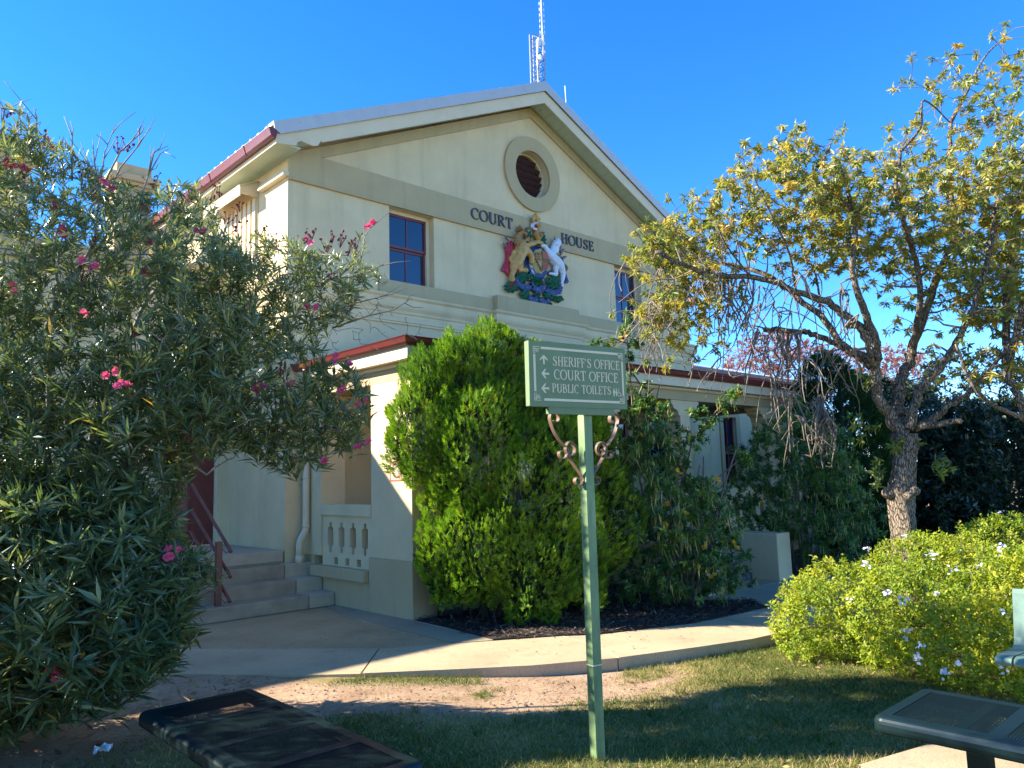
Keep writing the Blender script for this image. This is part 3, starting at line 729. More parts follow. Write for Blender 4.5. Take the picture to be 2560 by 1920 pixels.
def chips(name, n, poly, zf, L, W, mt, lift=.012, flat=.25, parent=None):
    poly = np.array(poly)
    lo, hi = poly.min(0), poly.max(0)
    p = rng.uniform(lo, hi, (n * 4, 2))
    p = p[inpoly(p[:, 0], p[:, 1], poly)][:n]
    m = len(p)
    P = np.column_stack([p, zf(p[:, 0], p[:, 1]) + rng.uniform(0, lift, m)])
    D = rdir(m)
    D[:, 2] *= flat
    N = rdir(m) * .5 + np.array([0, 0, 1.])
    o = leaves(name, P, D, N, rng.uniform(*L, m), rng.uniform(*W, m), rng.uniform(0, 1, m), mt, parent, fold=.1, droop=.05)
    return o


mchip = leafmat('bark_chips', [(0, (.015, .01, .008)), (.5, (.06, .04, .028)), (.85, (.16, .11, .075)), (1, (.26, .19, .13))], .8, 0.0)
struct(chips('bark_chips', 9000, BED, lambda x, y: .014 + 0 * x, (.03, .11), (.008, .022), mchip, .02), 'stuff')
# ------------------------------------------------------------------ serif letters drawn as ribbons of changing width
def arc(cx, cy, rx, ry, a0, a1, n, thin, thick, ph=0.0):
    out = []
    for i in range(n + 1):
        a = RAD(a0 + (a1 - a0) * i / n)
        w = thin + (thick - thin) * abs(math.cos(a + ph)) ** 1.4
        out.append((cx + rx * math.cos(a), cy + ry * math.sin(a), w))
    return out


def glyph(ch, T=.15, t=.055):
    """list of strokes [(x, y, width)...] in a cell one unit high, and the advance width"""
    sf = .055

    def stem(x, y0=0., y1=1., w=T, top=True, bot=True, e=.10):
        s = [[(x, y0, w), (x, y1, w)]]
        if bot:
            s.append([(x - w / 2 - e * .8, y0 + sf / 2, sf), (x + w / 2 + e * .8, y0 + sf / 2, sf)])
        if top:
            s.append([(x - w / 2 - e * .8, y1 - sf / 2, sf), (x + w / 2 + e * .8, y1 - sf / 2, sf)])
        return s

    def tick(x, y0, y1):
        return [(x, y0, t * 1.1), (x, y1, t * .6)]
    if ch == 'I':
        return stem(.2), .42
    if ch == 'L':
        return stem(.2) + [[(.2, t / 2, t), (.66, t / 2, t)], tick(.64, 0.02, .26)], .72
    if ch in 'EF':
        s = stem(.2) + [[(.2, 1 - t / 2, t), (.64, 1 - t / 2, t)], tick(.62, .98, .76), [(.2, .54, t), (.5, .54, t)], [(.5, .64, t), (.5, .44, t)]]
        if ch == 'E':
            s += [[(.2, t / 2, t), (.68, t / 2, t)], tick(.66, .02, .26)]
        return s, .74 if ch == 'E' else .68
    if ch == 'H':
        return stem(.2) + stem(.74) + [[(.2, .53, t), (.74, .53, t)]], .96
    if ch == 'N':
        return stem(.18, w=t * 1.2) + stem(.78, w=t * 1.2, bot=False) + [[(.18, .98, T), (.78, .02, T)]], .98
    if ch == 'M':
        return stem(.18, w=t * 1.2) + stem(.98, w=T) + [[(.2, .97, T), (.58, .08, T)], [(.58, .08, t), (.98, .97, t)]], 1.18
    if ch == 'T':
        return stem(.42, top=False) + [[(.04, 1 - t / 2, t), (.8, 1 - t / 2, t)], tick(.07, .98, .74), tick(.77, .98, .74)], .84
    if ch == 'C':
        return [arc(.48, .5, .40, .48, 52, 308, 22, t, T), tick(.72, .95, .70)], .84
    if ch == 'O':
        return [arc(.5, .5, .42, .48, 0, 360, 28, t, T)], 1.0
    if ch == 'D':
        return stem(.2) + [arc(.3, .5, .5, .475, 90, -90, 16, t, T), [(.2, .975, t), (.32, .975, t)], [(.2, .025, t), (.32, .025, t)]], .92
    if ch == 'U':
        return stem(.2, y0=.32, bot=False) + stem(.76, y0=.32, w=t * 1.3, bot=False) + [arc(.48, .34, .28, .34, 180, 360, 14, t, T * .95)], .96
    if ch in 'PRB':
        s = stem(.2, bot=True) + [arc(.36, .755, .28, .22, 92, -92, 14, t, T * .95), [(.2, .972, t), (.38, .972, t)], [(.2, .535, t), (.38, .535, t)]]
        if ch == 'R':
            s += [[(.40, .54, T * .9), (.62, .22, T * .95), (.80, .02, T * .6)], [(.72, sf / 2, sf), (.92, sf / 2, sf)]]
            return s, .90
        if ch == 'B':
            s += [arc(.38, .275, .33, .255, 92, -92, 14, t, T), [(.2, .025, t), (.4, .025, t)]]
            return s, .86
        return s, .78
    if ch == 'S':
        pts = [(.62, .78), (.56, .92), (.40, .975), (.24, .92), (.17, .77), (.23, .64), (.40, .53), (.56, .42), (.63, .26), (.56, .09), (.38, .025), (.20, .08), (.13, .26)]
        ws = [t, t * .9, t, T * .7, T * .9, T, T * 1.05, T, T * .9, T * .7, t, t * .9, t * 1.2]
        return [[(x, y, w) for (x, y), w in zip(pts, ws)], tick(.64, .96, .74), tick(.12, .04, .28)], .78
    if ch == "'":
        return [[(.14, .98, .13), (.12, .72, .04)]], .3
    if ch == '1':
        return stem(.25, top=False) + [[(.25, .97, t), (.08, .84, t)]], .5
    if ch == '9':
        return [arc(.35, .70, .24, .28, 0, 360, 18, t, T), [(.60, .68, T * .8), (.52, .25, T * .7), (.22, .03, t)]], .75
    if ch == '0':
        return [arc(.35, .5, .28, .48, 0, 360, 20, t, T)], .75
    return [], .42


def ribbon(mb, pts, fn, d0, d1):
    """solid ribbon along (x, y, width) points"""
    P = [Vector((p[0], p[1])) for p in pts]
    m = len(P)
    L, Rr = [], []
    for i in range(m):
        tng = P[min(i + 1, m - 1)] - P[max(i - 1, 0)]
        if i == 0 and (P[0] - P[-1]).length < 1e-4:
            tng = P[1] - P[-2]
        if i == m - 1 and (P[0] - P[-1]).length < 1e-4:
            tng = P[1] - P[-2]
        tng.normalize()
        nn = Vector((-tng.y, tng.x)) * pts[i][2] / 2
        L.append(P[i] + nn)
        Rr.append(P[i] - nn)
    vs = []
    for q in (L, Rr):
        for p in q:
            vs.append(fn(p.x, p.y, d0))
    for q in (L, Rr):
        for p in q:
            vs.append(fn(p.x, p.y, d1))
    fs = []
    for i in range(m - 1):
        fs += [(i, i + 1, m + i + 1, m + i), (2 * m + i, 3 * m + i, 3 * m + i + 1, 2 * m + i + 1),
               (i, 2 * m + i, 2 * m + i + 1, i + 1), (m + i, m + i + 1, 3 * m + i + 1, 3 * m + i)]
    fs += [(0, m, 3 * m, 2 * m), (m - 1, 3 * m - 1, 4 * m - 1, 2 * m - 1)]
    mb.add(vs, fs)


def letters(mb, text, fn, x0, y0, x1, h, thick=.004, T=.15, t=.055, track=.06, path=None):
    """set text between x0 and x1 on baseline y0; fn(u, v, depth) -> world"""
    adv = sum(glyph(c, T, t)[1] + track for c in text) - track
    sx = (x1 - x0) / adv
    cx = x0
    k = 0
    for c in text:
        st, w = glyph(c, T, t)
        for s in st:
            k += 1
            top = thick + .00025 * (k % 5)
            pts = [(cx + p[0] * sx, y0 + p[1] * h, p[2] * (sx if abs(s[0][0] - s[-1][0]) < 1e-6 else (sx * .5 + h * .5))) for p in s]
            # horizontal strokes take their weight from the height, upright ones from the width
            if abs(s[0][1] - s[-1][1]) < 1e-6 and len(s) == 2:
                pts = [(cx + p[0] * sx, y0 + p[1] * h, p[2] * h) for p in s]
            g = fn if path is None else (lambda u, v, d: path(u, v, d))
            ribbon(mb, pts, g, 0.0, top)
        cx += (w + track) * sx


# ------------------------------------------------------------------ building materials
CREAM = (.69, .53, .295)
TAN = (.48, .36, .185)
M = {}
M['cream'] = paint('cream_render', CREAM, .8, .11, 1.7, .3, 90, stains=(1.1, .30, (3.0, 3.0, .25)))
M['tan'] = paint('tan_render', TAN, .8, .07, 2.2, .2, 90, stains=(1.6, .28, (3, 3, .3)))
M['creamwood'] = paint('cream_painted_wood', (.69, .555, .35), .55, .06, 3, .08, 120, stains=(2.5, .2, (1, 1, 1)))
M['soffit'] = paint('pale_green_soffit', (.50, .56, .40), .6, .06, 3, .05)
M['maroon'] = paint('maroon_paint', (.16, .028, .022), .35, .12, 5, .05, 80, spec=.5)
M['zinc'] = paint('zinc_roofing', (.50, .47, .43), .45, .08, 4, .05, 60, metal=.25, stains=(2, .15, (1, 1, 1)))
M['whiteroof'] = paint('white_roofing', (.70, .73, .78), .35, .06, 4, .03, metal=.1)
M['concrete'] = paint('step_concrete', (.36, .275, .18), .85, .22, 5, .4, 70, stains=(3, .5, (1, 1, 2.5)))
M['stone'] = paint('pale_step_stone', (.46, .375, .26), .85, .12, 6, .4, 70, stains=(3, .3, (1, 1, 2)))
M['bluestone'] = paint('dark_step_stone', (.10, .115, .14), .6, .2, 6, .2)
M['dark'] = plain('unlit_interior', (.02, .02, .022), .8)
M['letter'] = paint('dark_grey_letters', (.055, .055, .06), .5, .1, 20, 0)
M['curtain'] = paint('net_curtain', (.35, .36, .38), .8, .3, 14, .2, 30)
gl = NT('window_glass')
gl.b.inputs['Base Color'].default_value = (.012, .02, .045, 1)
gl.b.inputs['Roughness'].default_value = .04
gl.b.inputs['Specular IOR Level'].default_value = .8
M['glass'] = gl.m

XC, YF, YB = 10.05, 10.05, 9.63
fnF = lambda u, v, d: (u, d, v)
fnX = lambda u, v, d: (d, u, v)      # plates in the x = const plane: u along y

VENTM = paint('dark_vent_slats', (.055, .022, .022), .5, .2, 8, .05)
CH = thing('court_house', (XC, YF, 0), 'two storey cream rendered court house with gable roof and maroon gutters', 'building')


def circ(cx, cz, r, n=40):
    return [(cx + r * math.cos(2 * math.pi * i / n), cz + r * math.sin(2 * math.pi * i / n)) for i in range(n)]


SL = .457
RZ = 8.95
zr = lambda x, top=RZ: top - SL * abs(x - XC)
# front wall with its window openings and the round vent
W1 = (6.76, 7.66, 4.80, 6.05)
W2 = (2 * XC - 7.66, 2 * XC - 6.76, 4.80, 6.05)
mb = MB()
rect = lambda w: [(w[0], w[2]), (w[1], w[2]), (w[1], w[3]), (w[0], w[3])]
mb.plate([(5.0, 0), (15.1, 0), (15.1, 6.42), (XC, zr(XC) - .20), (5.0, 6.42)], [rect(W1), rect(W2), circ(XC, 7.41, .46)], fnF, YF, YF + .3)
front = mb.build('front_wall', M['cream'], CH)
# tan frame of the pediment: bottom band with the raking bands
mb = MB()
mb.plate([(5.0 - .002, 6.06), (15.102, 6.06), (15.102, 6.43), (XC, zr(XC) - .19), (4.998, 6.43)],
         [[(5.53, 6.50), (14.57, 6.50), (XC, 8.57)]], fnF, YF - .035, YF - .001)
mb.build('pediment_band', M['tan'], CH, bevel=.004)
mb = MB()
mb.box(5.0, 15.1, YF - .05, YF - .002, 6.035, 6.058)
mb.build('band_drip', M['tan'], CH)
# round vent
mb = MB()
mb.plate(circ(XC, 7.41, .735, 56), [circ(XC, 7.41, .462, 56)], fnF, YF - .05, YF - .002)
vent = mb.build('round_vent', M['tan'], CH, bevel=.006)
mb = MB()
mb.plate(circ(XC, 7.41, .47, 48), [circ(XC, 7.41, .435, 48)], fnF, YF + .14, YF + .20)
mb.build('vent_frame', M['creamwood'], vent)
mb = MB()
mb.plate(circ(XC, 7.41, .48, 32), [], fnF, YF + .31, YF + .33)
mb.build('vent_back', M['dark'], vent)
for k in range(6):
    zz = 7.41 - .36 + k * .135
    hw = math.sqrt(max(.01, .43 ** 2 - (zz - 7.41) ** 2))
    mb = MB()
    mb.obox((XC, YF + .20, zz), (hw, 0, 0), (0, .05, -.045), (0, .012, .015))
    mb.build('vent_slat', VENTM, vent)


def sash(w, depth=.13, parent=CH):
    """timber sash window in opening w: frame, two sashes with panes"""
    x0, x1, z0, z1 = w
    y = YF + depth
    mb = MB()
    mb.box(x0, x0 + .06, y, y + .1, z0, z1)
    mb.box(x1 - .06, x1, y, y + .1, z0, z1)
    mb.box(x0 + .06, x1 - .06, y, y + .1, z1 - .07, z1)
    wd = mb.build('window', M['creamwood'], parent, bevel=.005)
    a0, a1, b0, b1 = x0 + .06, x1 - .06, z0 + .0, z1 - .07
    zm = (b0 + b1) / 2 + .02
    mb = MB()
    for (q0, q1, yy) in ((b0, zm, y + .05), (zm, b1, y + .02)):
        mb.box(a0, a0 + .035, yy, yy + .035, q0, q1)
        mb.box(a1 - .035, a1, yy, yy + .035, q0, q1)
        mb.box(a0 + .035, a1 - .035, yy, yy + .035, q0, q0 + .045)
        mb.box(a0 + .035, a1 - .035, yy, yy + .035, q1 - .04, q1)
        xm = (a0 + a1) / 2
        mb.box(xm - .011, xm + .011, yy + .004, yy + .03, q0 + .045, q1 - .04)
    mb.box(a0 - .02, a1 + .02, y - .03, y + .02, z0 - .035, z0 + .03)
    mb.build('sash_bars', M['maroon'], wd, bevel=.003)
    for (q0, q1, yy) in ((b0 + .045, zm - .04, y + .068), (zm + .045, b1 - .04, y + .038)):
        mb = MB()
        mb.box(a0 + .035, a1 - .035, yy, yy + .004, q0, q1)
        mb.build('pane', M['glass'], wd)
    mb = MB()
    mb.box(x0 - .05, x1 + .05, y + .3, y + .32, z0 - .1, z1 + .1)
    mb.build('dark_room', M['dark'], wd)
    return wd


sash(W1)
sash(W2)
# tan sill course, projecting centre panel and moulded cornice under it
mb = MB()
mb.box(6.55, 8.97, YF - .03, YF - .001, 4.555, 4.80)
mb.box(11.13, 13.55, YF - .03, YF - .001, 4.555, 4.80)
mb.box(8.97, 11.13, YF - .13, YF - .001, 4.555, 4.86)
mb.build('sill_course', M['tan'], CH, bevel=.006)
prof = [(0, 4.10), (.03, 4.10), (.03, 4.13), (.045, 4.14), (.045, 4.20), (.03, 4.21), (.03, 4.26), (.05, 4.27), (.06, 4.31), (.10, 4.36), (.115, 4.40),
        (.115, 4.455), (.10, 4.46), (.10, 4.49), (.14, 4.52), (.15, 4.55), (.0, 4.556)]
mb = MB()
mb.sweep(prof, [(4.999, 13.0), (4.999, YF - .002), (8.97, YF - .002), (8.97, YF - .102), (11.13, YF - .102), (11.13, YF - .002), (15.101, YF - .002), (15.101, 13.0)][::1])
mb.build('cornice', M['cream'], CH)
# lettering
for txt, x0, x1, dz in (('COURT', 8.46, 9.47, 0), ('HOUSE', 10.77, 11.75, 0)):
    mb = MB()
    letters(mb, txt, lambda u, v, d: (u, YF - .035 - d, v), x0, 6.185, x1, .205, .022, T=.17, t=.06, track=.02)
    mb.build('lettering', M['letter'], CH)

# side walls and the rest of the upper body
mb = MB()
mb.box(5.0, 5.3, YF + .3, 24.0, 0, 6.42)
mb.box(14.8, 15.1, YF + .3, 24.0, 0, 6.42)
mb.box(5.3, 14.8, 23.7, 24.0, 0, 6.42)
mb.build('side_wall', M['cream'], CH)
mb = MB()
mb.box(4.905, 5.0 - .001, YF - .04, 10.87, 6.075, 6.145)
mb.build('string_moulding', M['creamwood'], CH, bevel=.012)
# hooded louvre window on the left side wall
mb = MB()
mb.obox((4.85, 11.75, 6.24), (.155, 0, .07), (0, .72, 0), (-.006, 0, .014))
mb.box(4.70, 4.72, 11.03, 12.47, 6.02, 6.155)
mb.plate([(4.72, 6.05), (4.998, 6.05), (4.998, 6.30), (4.72, 6.17)], [], lambda u, v, d: (u, d, v), 11.03, 11.05)
hood = mb.build('window_hood', M['creamwood'], CH)
mb = MB()
for k in range(8):
    y = 11.06 + k * .17
    mb.box(4.955, 4.985, y, y + .10, 4.9, 6.05)
mb.box(4.985, 4.998, 11.03, 12.45, 4.9, 6.05)
mb.build('louvre_slats', M['creamwood'], hood)

# roof: two metal slopes, cream barge boards, green lined soffits, maroon gutters
for sgn in (-1, 1):
    xe = XC + sgn * 5.50
    ze = zr(xe)
    mb = MB()
    mb.plate([(XC, RZ + .17), (xe, ze + .17), (xe, ze + .14), (XC, RZ + .14)], [], fnF, YB - .02, 24.4)
    for k in range(56):                                   # rolled ribs of the sheeting
        y = YB + .2 + k * .26
        mb.obox(((XC + xe) / 2, y, (RZ + ze) / 2 + .178), ((xe - XC) / 2, 0, (ze - RZ) / 2), (0, .03, 0), (0, 0, .008))
    mb.build('roof_slope', M['zinc'], CH)
    mb = MB()
    mb.plate([(XC, RZ + .185), (xe, ze + .185), (xe - sgn * .02, ze + .08), (xe - sgn * .11, ze + .035), (XC, RZ - .004)], [], fnF, YB - .042, YB - .024)
    mb.obox(((XC + xe) / 2, YB + .05, (RZ + ze) / 2 + .187), ((xe - XC) / 2, 0, (ze - RZ) / 2), (0, .09, 0), (0, 0, .004))
    for k in range(7):
        xs = XC + sgn * (.6 + k * .75)
        mb.ball((xs, YB - .044, zr(xs) + .1), (.012, .006, .012), 8, 5)
    mb.build('barge_flashing', M['zinc'], CH)
    # barge board with its scroll-cut foot
    P = [(XC, RZ - .006), (XC - 5.43, 6.462), (XC - 5.43, 6.335), (XC - 5.13, 6.385), (XC - 5.115, 6.44), (XC - 5.06, 6.475), (XC - 4.96, 6.46), (XC - 4.86, 6.455),
         (XC - 4.79, 6.485), (XC - 4.745, 6.57), (XC - 4.72, 6.555), (XC, 8.715)]
    P = [(XC + (x - XC) * -sgn, z) for x, z in P]
    mb = MB()
    mb.plate(P, [], fnF, YB, YB + .03)
    mb.build('barge_board', M['creamwood'], CH, bevel=.005)
    # raking soffit boards
    mb = MB()
    n = 30
    for k in range(n):
        a, b = k / n, (k + .965) / n
        xa, xb = XC + sgn * a * 5.05, XC + sgn * b * 5.05
        mb.plate([(xa, zr(xa) - .155), (xb, zr(xb) - .155), (xb, zr(xb) - .135), (xa, zr(xa) - .135)], [], fnF, YB + .03, YF - .002)
    mb.build('raking_soffit', M['soffit'], CH)
    mb = MB()
    xo, xi = XC + sgn * 5.42, XC + sgn * 5.052
    mb.box(min(xo, xi), max(xo, xi), YB + .03, 24.2, 6.36, 6.38)
    mb.build('eave_soffit', M['soffit'], CH)
    mb = MB()
    mb.box(min(xo, xo + sgn * .02), max(xo, xo + sgn * .02), YB + .001, 24.2, 6.335, 6.475)
    mb.build('fascia', M['creamwood'], CH)
    gp = [(0, 6.44), (.02, 6.40), (.06, 6.395), (.09, 6.42), (.11, 6.48), (.125, 6.53), (.115, 6.532), (.0, 6.532)]
    mb = MB()
    xg = XC + sgn * 5.442
    path = [(xg, 24.2), (xg, YB - .03)] if sgn < 0 else [(xg, YB - .03), (xg, 24.2)]
    mb.sweep(gp, path)
    for k in range(6):
        mb.sweep([(o * 1.06 + .004, z) for o, z in gp], [(xg, 10.45 + k * 1.3), (xg, 10.42 + k * 1.3)] if sgn < 0 else [(xg, 10.42 + k * 1.3), (xg, 10.45 + k * 1.3)])
    mb.build('eave_gutter', M['maroon'], CH)

# ------------------------------------------------------------------ porch in front of the facade
PX0, PX1, PY = 5.32, 14.78, 7.48
for x0 in (PX0, PX1 - 1.06):
    mb = MB()
    yb_ = 8.36 if x0 < 8 else PY + .34
    mb.box(x0, x0 + 1.06, PY, yb_, .66, 2.83)
    pr = mb.build('corner_pier', M['cream'], CH, bevel=.008)
    mb = MB()
    mb.box(x0 - .025, x0 + 1.085, PY - .025, yb_ + .025, 0, .66)
    mb.build('plinth', M['tan'], pr, bevel=.01)


def baluster_holes(c, vert=True):
    """the keyhole shaped slots between the balusters, centred on c along the wall"""
    return [(c - .03, 1.07), (c - .03, 1.005), (c - .073, 1.00), (c - .073, .76), (c - .03, .755), (c - .03, .67), (c + .03, .67), (c + .03, .755),
            (c + .073, .76), (c + .073, 1.00), (c + .03, 1.005), (c + .03, 1.07)]


def balustrade(a0, a1, fn, out, thick, name):
    """fn(u, v, depth): u along the wall; out: sign of the outward depth"""
    pitch = .288
    n = int((a1 - a0 - .1) / pitch)
    s = (a0 + a1) / 2 - (n - 1) * pitch / 2
    holes = [baluster_holes(s + k * pitch) for k in range(n)]
    holes += [[(s + (k + .5) * pitch - .048, .52), (s + (k + .5) * pitch + .048, .52), (s + (k + .5) * pitch + .048, .61), (s + (k + .5) * pitch - .048, .61)] for k in range(n - 1)]
    mb = MB()
    mb.plate([(a0, .44), (a1, .44), (a1, 1.17), (a0, 1.17)], holes, fn, 0, -out * thick)
    o = mb.build(name, M['cream'], CH, bevel=.006)
    mb = MB()
    q = sorted((out * .035, -out * (thick + .06)))
    mb.plate([(a0, 1.172), (a1, 1.172), (a1, 1.30), (a0, 1.30)], [], fn, q[0], q[1])
    mb.build('coping', M['cream'], o, bevel=.01)
    return o


b = balustrade(8.365, 9.62, lambda u, v, d: (PX0 + .03 + d, u, v), -1, .12, 'balustrade')
mb = MB()
mb.box(PX0 - .09, PX0 + .15, 8.40, 9.78, .355, .50)
mb.build('sill', M['tan'], b, bevel=.01)
mb = MB()
mb.box(PX0 - .012, PX0 + .12, 8.385, YF - .001, 0, .355)
mb.build('base_wall', M['tan'], b)
# rear pier beside the steps, with capital
mb = MB()
mb.box(PX0, PX0 + .38, 9.625, YF - .001, .62, 2.83)
mb.build('rear_pier', M['cream'], CH, bevel=.006)
mb = MB()
mb.box(PX0 - .02, PX0 + .40, 9.785, YF - .001, 0, .62)
mb.build('rear_pier_plinth', M['tan'], CH, bevel=.006)


def bracket_cap(xc, y0, y1, hw, zt=2.83):
    """capital with a scrolled bracket to each side under the beam"""
    p = [(hw, zt - .26), (hw + .05, zt - .26), (hw + .07, zt - .19), (hw + .12, zt - .16), (hw + .19, zt - .14), (hw + .23, zt - .07), (hw + .27, zt - .06), (hw + .27, zt)]
    P = [(xc + x, z) for x, z in p] + [(xc - x, z) for x, z in p[::-1]]
    mb = MB()
    mb.plate(P, [], fnF, y0, y1)
    return mb


bracket_cap(PX0 + .19, 9.645, YF - .003, .19).build('pier_capital', M['cream'], CH)
for xp in (9.08, 11.02):
    mb = MB()
    mb.box(xp - .14, xp + .14, PY + .03, PY + .31, .62, 2.60)
    mb.box(xp - .17, xp + .17, PY, PY + .34, .0, .62)
    po = mb.build('porch_post', M['cream'], CH, bevel=.008)
    bracket_cap(xp, PY + .02, PY + .32, .14).build('post_bracket', M['cream'], po)
bracket_cap(PX1 - .80, PY + .02, PY + .32, .26).build('pier_bracket', M['cream'], CH)
for (u0, u1) in ((6.41, 8.9), (11.2, 13.7)):
    balustrade(u0, u1, lambda u, v, d: (u, PY + .08 + d, v), -1, .12, 'front_balustrade')
    mb = MB()
    mb.box(u0, u1, PY + .05, PY + .3, 0, .44)
    mb.build('front_base_wall', M['tan'], CH)
# beam, frieze mouldings, gutter
loop = [(PX0, YF - .001), (PX0, PY), (PX1, PY), (PX1, YF - .001)]
mb = MB()
mb.sweep([(0, 2.832), (0, 2.985), (-.34, 2.985), (-.34, 2.832)], loop)
mb.build('porch_beam', M['tan'], CH)
mb = MB()
mb.sweep([(.0, 2.987), (.03, 2.987), (.045, 3.01), (.045, 3.03), (.02, 3.035), (-.2, 3.035), (-.2, 2.987)], loop)
mb.build('beam_moulding', M['creamwood'], CH)
mb = MB()
mb.sweep([(-.02, 3.037), (.15, 3.037), (.15, 3.20), (.13, 3.20), (.13, 3.06), (-.02, 3.06)], loop)
mb.build('porch_fascia', M['creamwood'], CH)
gp = [(.152, 3.20), (.155, 3.185), (.19, 3.19), (.225, 3.215), (.245, 3.265), (.26, 3.285), (.25, 3.29), (.13, 3.29), (.13, 3.20)]
mb = MB()
mb.sweep(gp, loop)
for k in range(7):
    y = 7.9 + k * .3
mb.build('porch_gutter', M['maroon'], CH)
# porch roof: hipped metal
e0, e1, ef, zt = PX0 - .13, PX1 + .13, PY - .13, 3.285
zi = 3.80
mb = MB()
A = [(e0, YF - .003, zt), (e0, ef, zt), (e1, ef, zt), (e1, YF - .003, zt), (e0 + 2.2, YF - .003, zi), (e1 - 2.2, YF - .003, zi)]
B = [(x, y, z - .02) for x, y, z in A]
mb.add(A + B, [(0, 1, 4), (1, 2, 5, 4), (2, 3, 5), (6, 10, 7), (7, 10, 11, 8), (8, 11, 9), (0, 6, 7, 1), (1, 7, 8, 2), (2, 8, 9, 3)])
for k in range(33):
    x = e0 + .3 + k * .28
    tt = min(1, (x - e0) / 2.2, (e1 - x) / 2.2)
    mb.obox((x, (ef + ef + (YF - ef) * tt) / 2, (zt + zt + (zi - zt) * tt) / 2 + .006), (.02, 0, 0), (0, (YF - ef) * tt / 2, (zi - zt) * tt / 2), (0, 0, .008))
mb.tube([(e0 - .02, ef - .02, zt + .015), (e0 + 2.2, YF, zi + .02)], .035, 8)
mb.build('porch_roof', M['zinc'], CH)
mb = MB()
mb.box(PX0 + .35, PX1 - .35, PY + .35, YF - .002, 2.94, 2.96)
mb.build('porch_ceiling', paint('shade_dark_ceiling', (.10, .075, .05), .7, .15, 5, .1), CH)  # ceiling coloured darker to put the porch shade into the paint
for x0, x1, z0, z1 in ((9.35, 10.75, .66, 2.75), (11.5, 12.6, 1.25, 2.75), (13.25, 14.5, 1.25, 2.80), (6.6, 7.7, 1.25, 2.75)):  # door and windows added on the back wall so the shaded recess reads dark
    mb = MB()
    mb.plate([(x0, z0), (x1, z0), (x1, z1), (x0, z1)], [[(x0 + .09, z0 + .09), (x1 - .09, z0 + .09), (x1 - .09, z1 - .09), (x0 + .09, z1 - .09)]], fnF, YF - .05, YF - .003)
    w_ = mb.build('window' if z0 > 1 else 'added_entrance_door', M['maroon'], CH, bevel=.004)
    mb = MB()
    mb.box(x0 + .09, (x0 + x1) / 2 - .025, YF - .02, YF - .012, z0 + .09, z1 - .09)
    mb.box((x0 + x1) / 2 + .025, x1 - .09, YF - .02, YF - .012, z0 + .09, z1 - .09)
    mb.build('pane', M['glass'], w_)
    mb = MB()
    mb.box((x0 + x1) / 2 - .025, (x0 + x1) / 2 + .025, YF - .04, YF - .006, z0 + .09, z1 - .09)
    mb.build('mullion', M['maroon'], w_)
mb = MB()
mb.box(PX0 + .14, PX1 - .03, PY + .31, YF - .001, .0, .64)
mb.build('porch_floor', M['concrete'], CH)
# entrance steps and cheek walls in the middle of the porch front
for x0 in (8.90, 10.80):
    mb = MB()
    mb.box(x0, x0 + .40, 5.86, PY - .002, -.15, .665)
    mb.build('cheek_wall', M['cream'], CH, bevel=.01)
mb = MB()
for k in range(4):
    mb.box(9.305, 10.795, 6.30 + k * .30, PY + .3, -.12, .07 + k * .16)
mb.build('entrance_steps', M['bluestone'], CH, bevel=.008)
# downpipe at the corner
mb = MB()
yq = 9.93
pts = [(5.255, yq, 2.95), (5.255, yq, 1.2), (5.255, yq, .98), (5.235, yq - .01, .93), (5.165, yq - .02, .84), (5.15, yq - .02, .78), (5.15, yq - .02, .53)]
mb.tube(pts, .048, 14)
mb.tube([(5.15, yq - .02, .52), (5.15, yq - .02, .62)], .056, 14)
mb.tube([(5.255, yq, 2.0), (5.255, yq, 2.03)], .054, 14)
mb.tube([(5.255, yq, .99), (5.255, yq, 1.03)], .054, 14)
mb.build('downpipe', M['creamwood'], CH, smooth=True)
mb = MB()
mb.tube([(5.255, yq, 2.9), (5.20, yq - .12, 3.08), (5.14, yq - .2, 3.2)], .05, 12)
mb.build('gutter_outlet', M['maroon'], CH, smooth=True)

# ------------------------------------------------------------------ left wing with the side door
mb = MB()
mb.plate([(-14, 0), (5.0, 0), (5.0, 4.95), (-14, 4.95)], [[(3.95, .70), (4.86, .70), (4.86, 2.75), (3.95, 2.75)]], fnF, 12.0, 12.3)
mb.box(-14, -13.7, 12.3, 20, 0, 4.95)
mb.build('wing_wall', M['cream'], CH)
mb = MB()
mb.box(-14.1, 4.998, 11.9, 11.998, 4.78, 5.06)
mb.build('wing_parapet', M['tan'], CH, bevel=.01)
mb = MB()
mb.plate([(11.95, 5.10), (20, 6.2), (20, 6.15), (11.95, 5.05)], [], lambda u, v, d: (d, u, v), -14, 4.99)
mb.build('wing_roof', M['zinc'], CH)
mb = MB()
for (x0, x1) in ((2.0, 2.62), (4.0, 4.62)):
    mb.box(x0, x1, 14.9, 15.5, 4.9, 7.25)
    mb.box(x0 - .06, x1 + .06, 14.84, 15.56, 7.25, 7.32)
    mb.box(x0 - .13, x1 + .13, 14.77, 15.63, 7.32, 7.44)
    mb.box(x0 + .0, x1 - .0, 14.9, 15.5, 7.44, 7.66)
    mb.build('chimney', M['tan'], CH, bevel=.012)
    mb = MB()
mb.box(3.95, 4.0, 12.05, 12.16, .70, 2.75)
mb.box(4.81, 4.86, 12.05, 12.16, .70, 2.75)
mb.box(4.0, 4.81, 12.05, 12.16, 2.70, 2.75)
door = mb.build('side_door', M['creamwood'], CH)
mb = MB()
mb.box(4.003, 4.807, 12.08, 12.12, .71, 2.69)
mb.box(4.10, 4.36, 12.07, 12.081, .85, 1.55)
mb.box(4.45, 4.71, 12.07, 12.081, .85, 1.55)
mb.box(4.10, 4.36, 12.07, 12.081, 1.7, 2.55)
mb.box(4.45, 4.71, 12.07, 12.081, 1.7, 2.55)
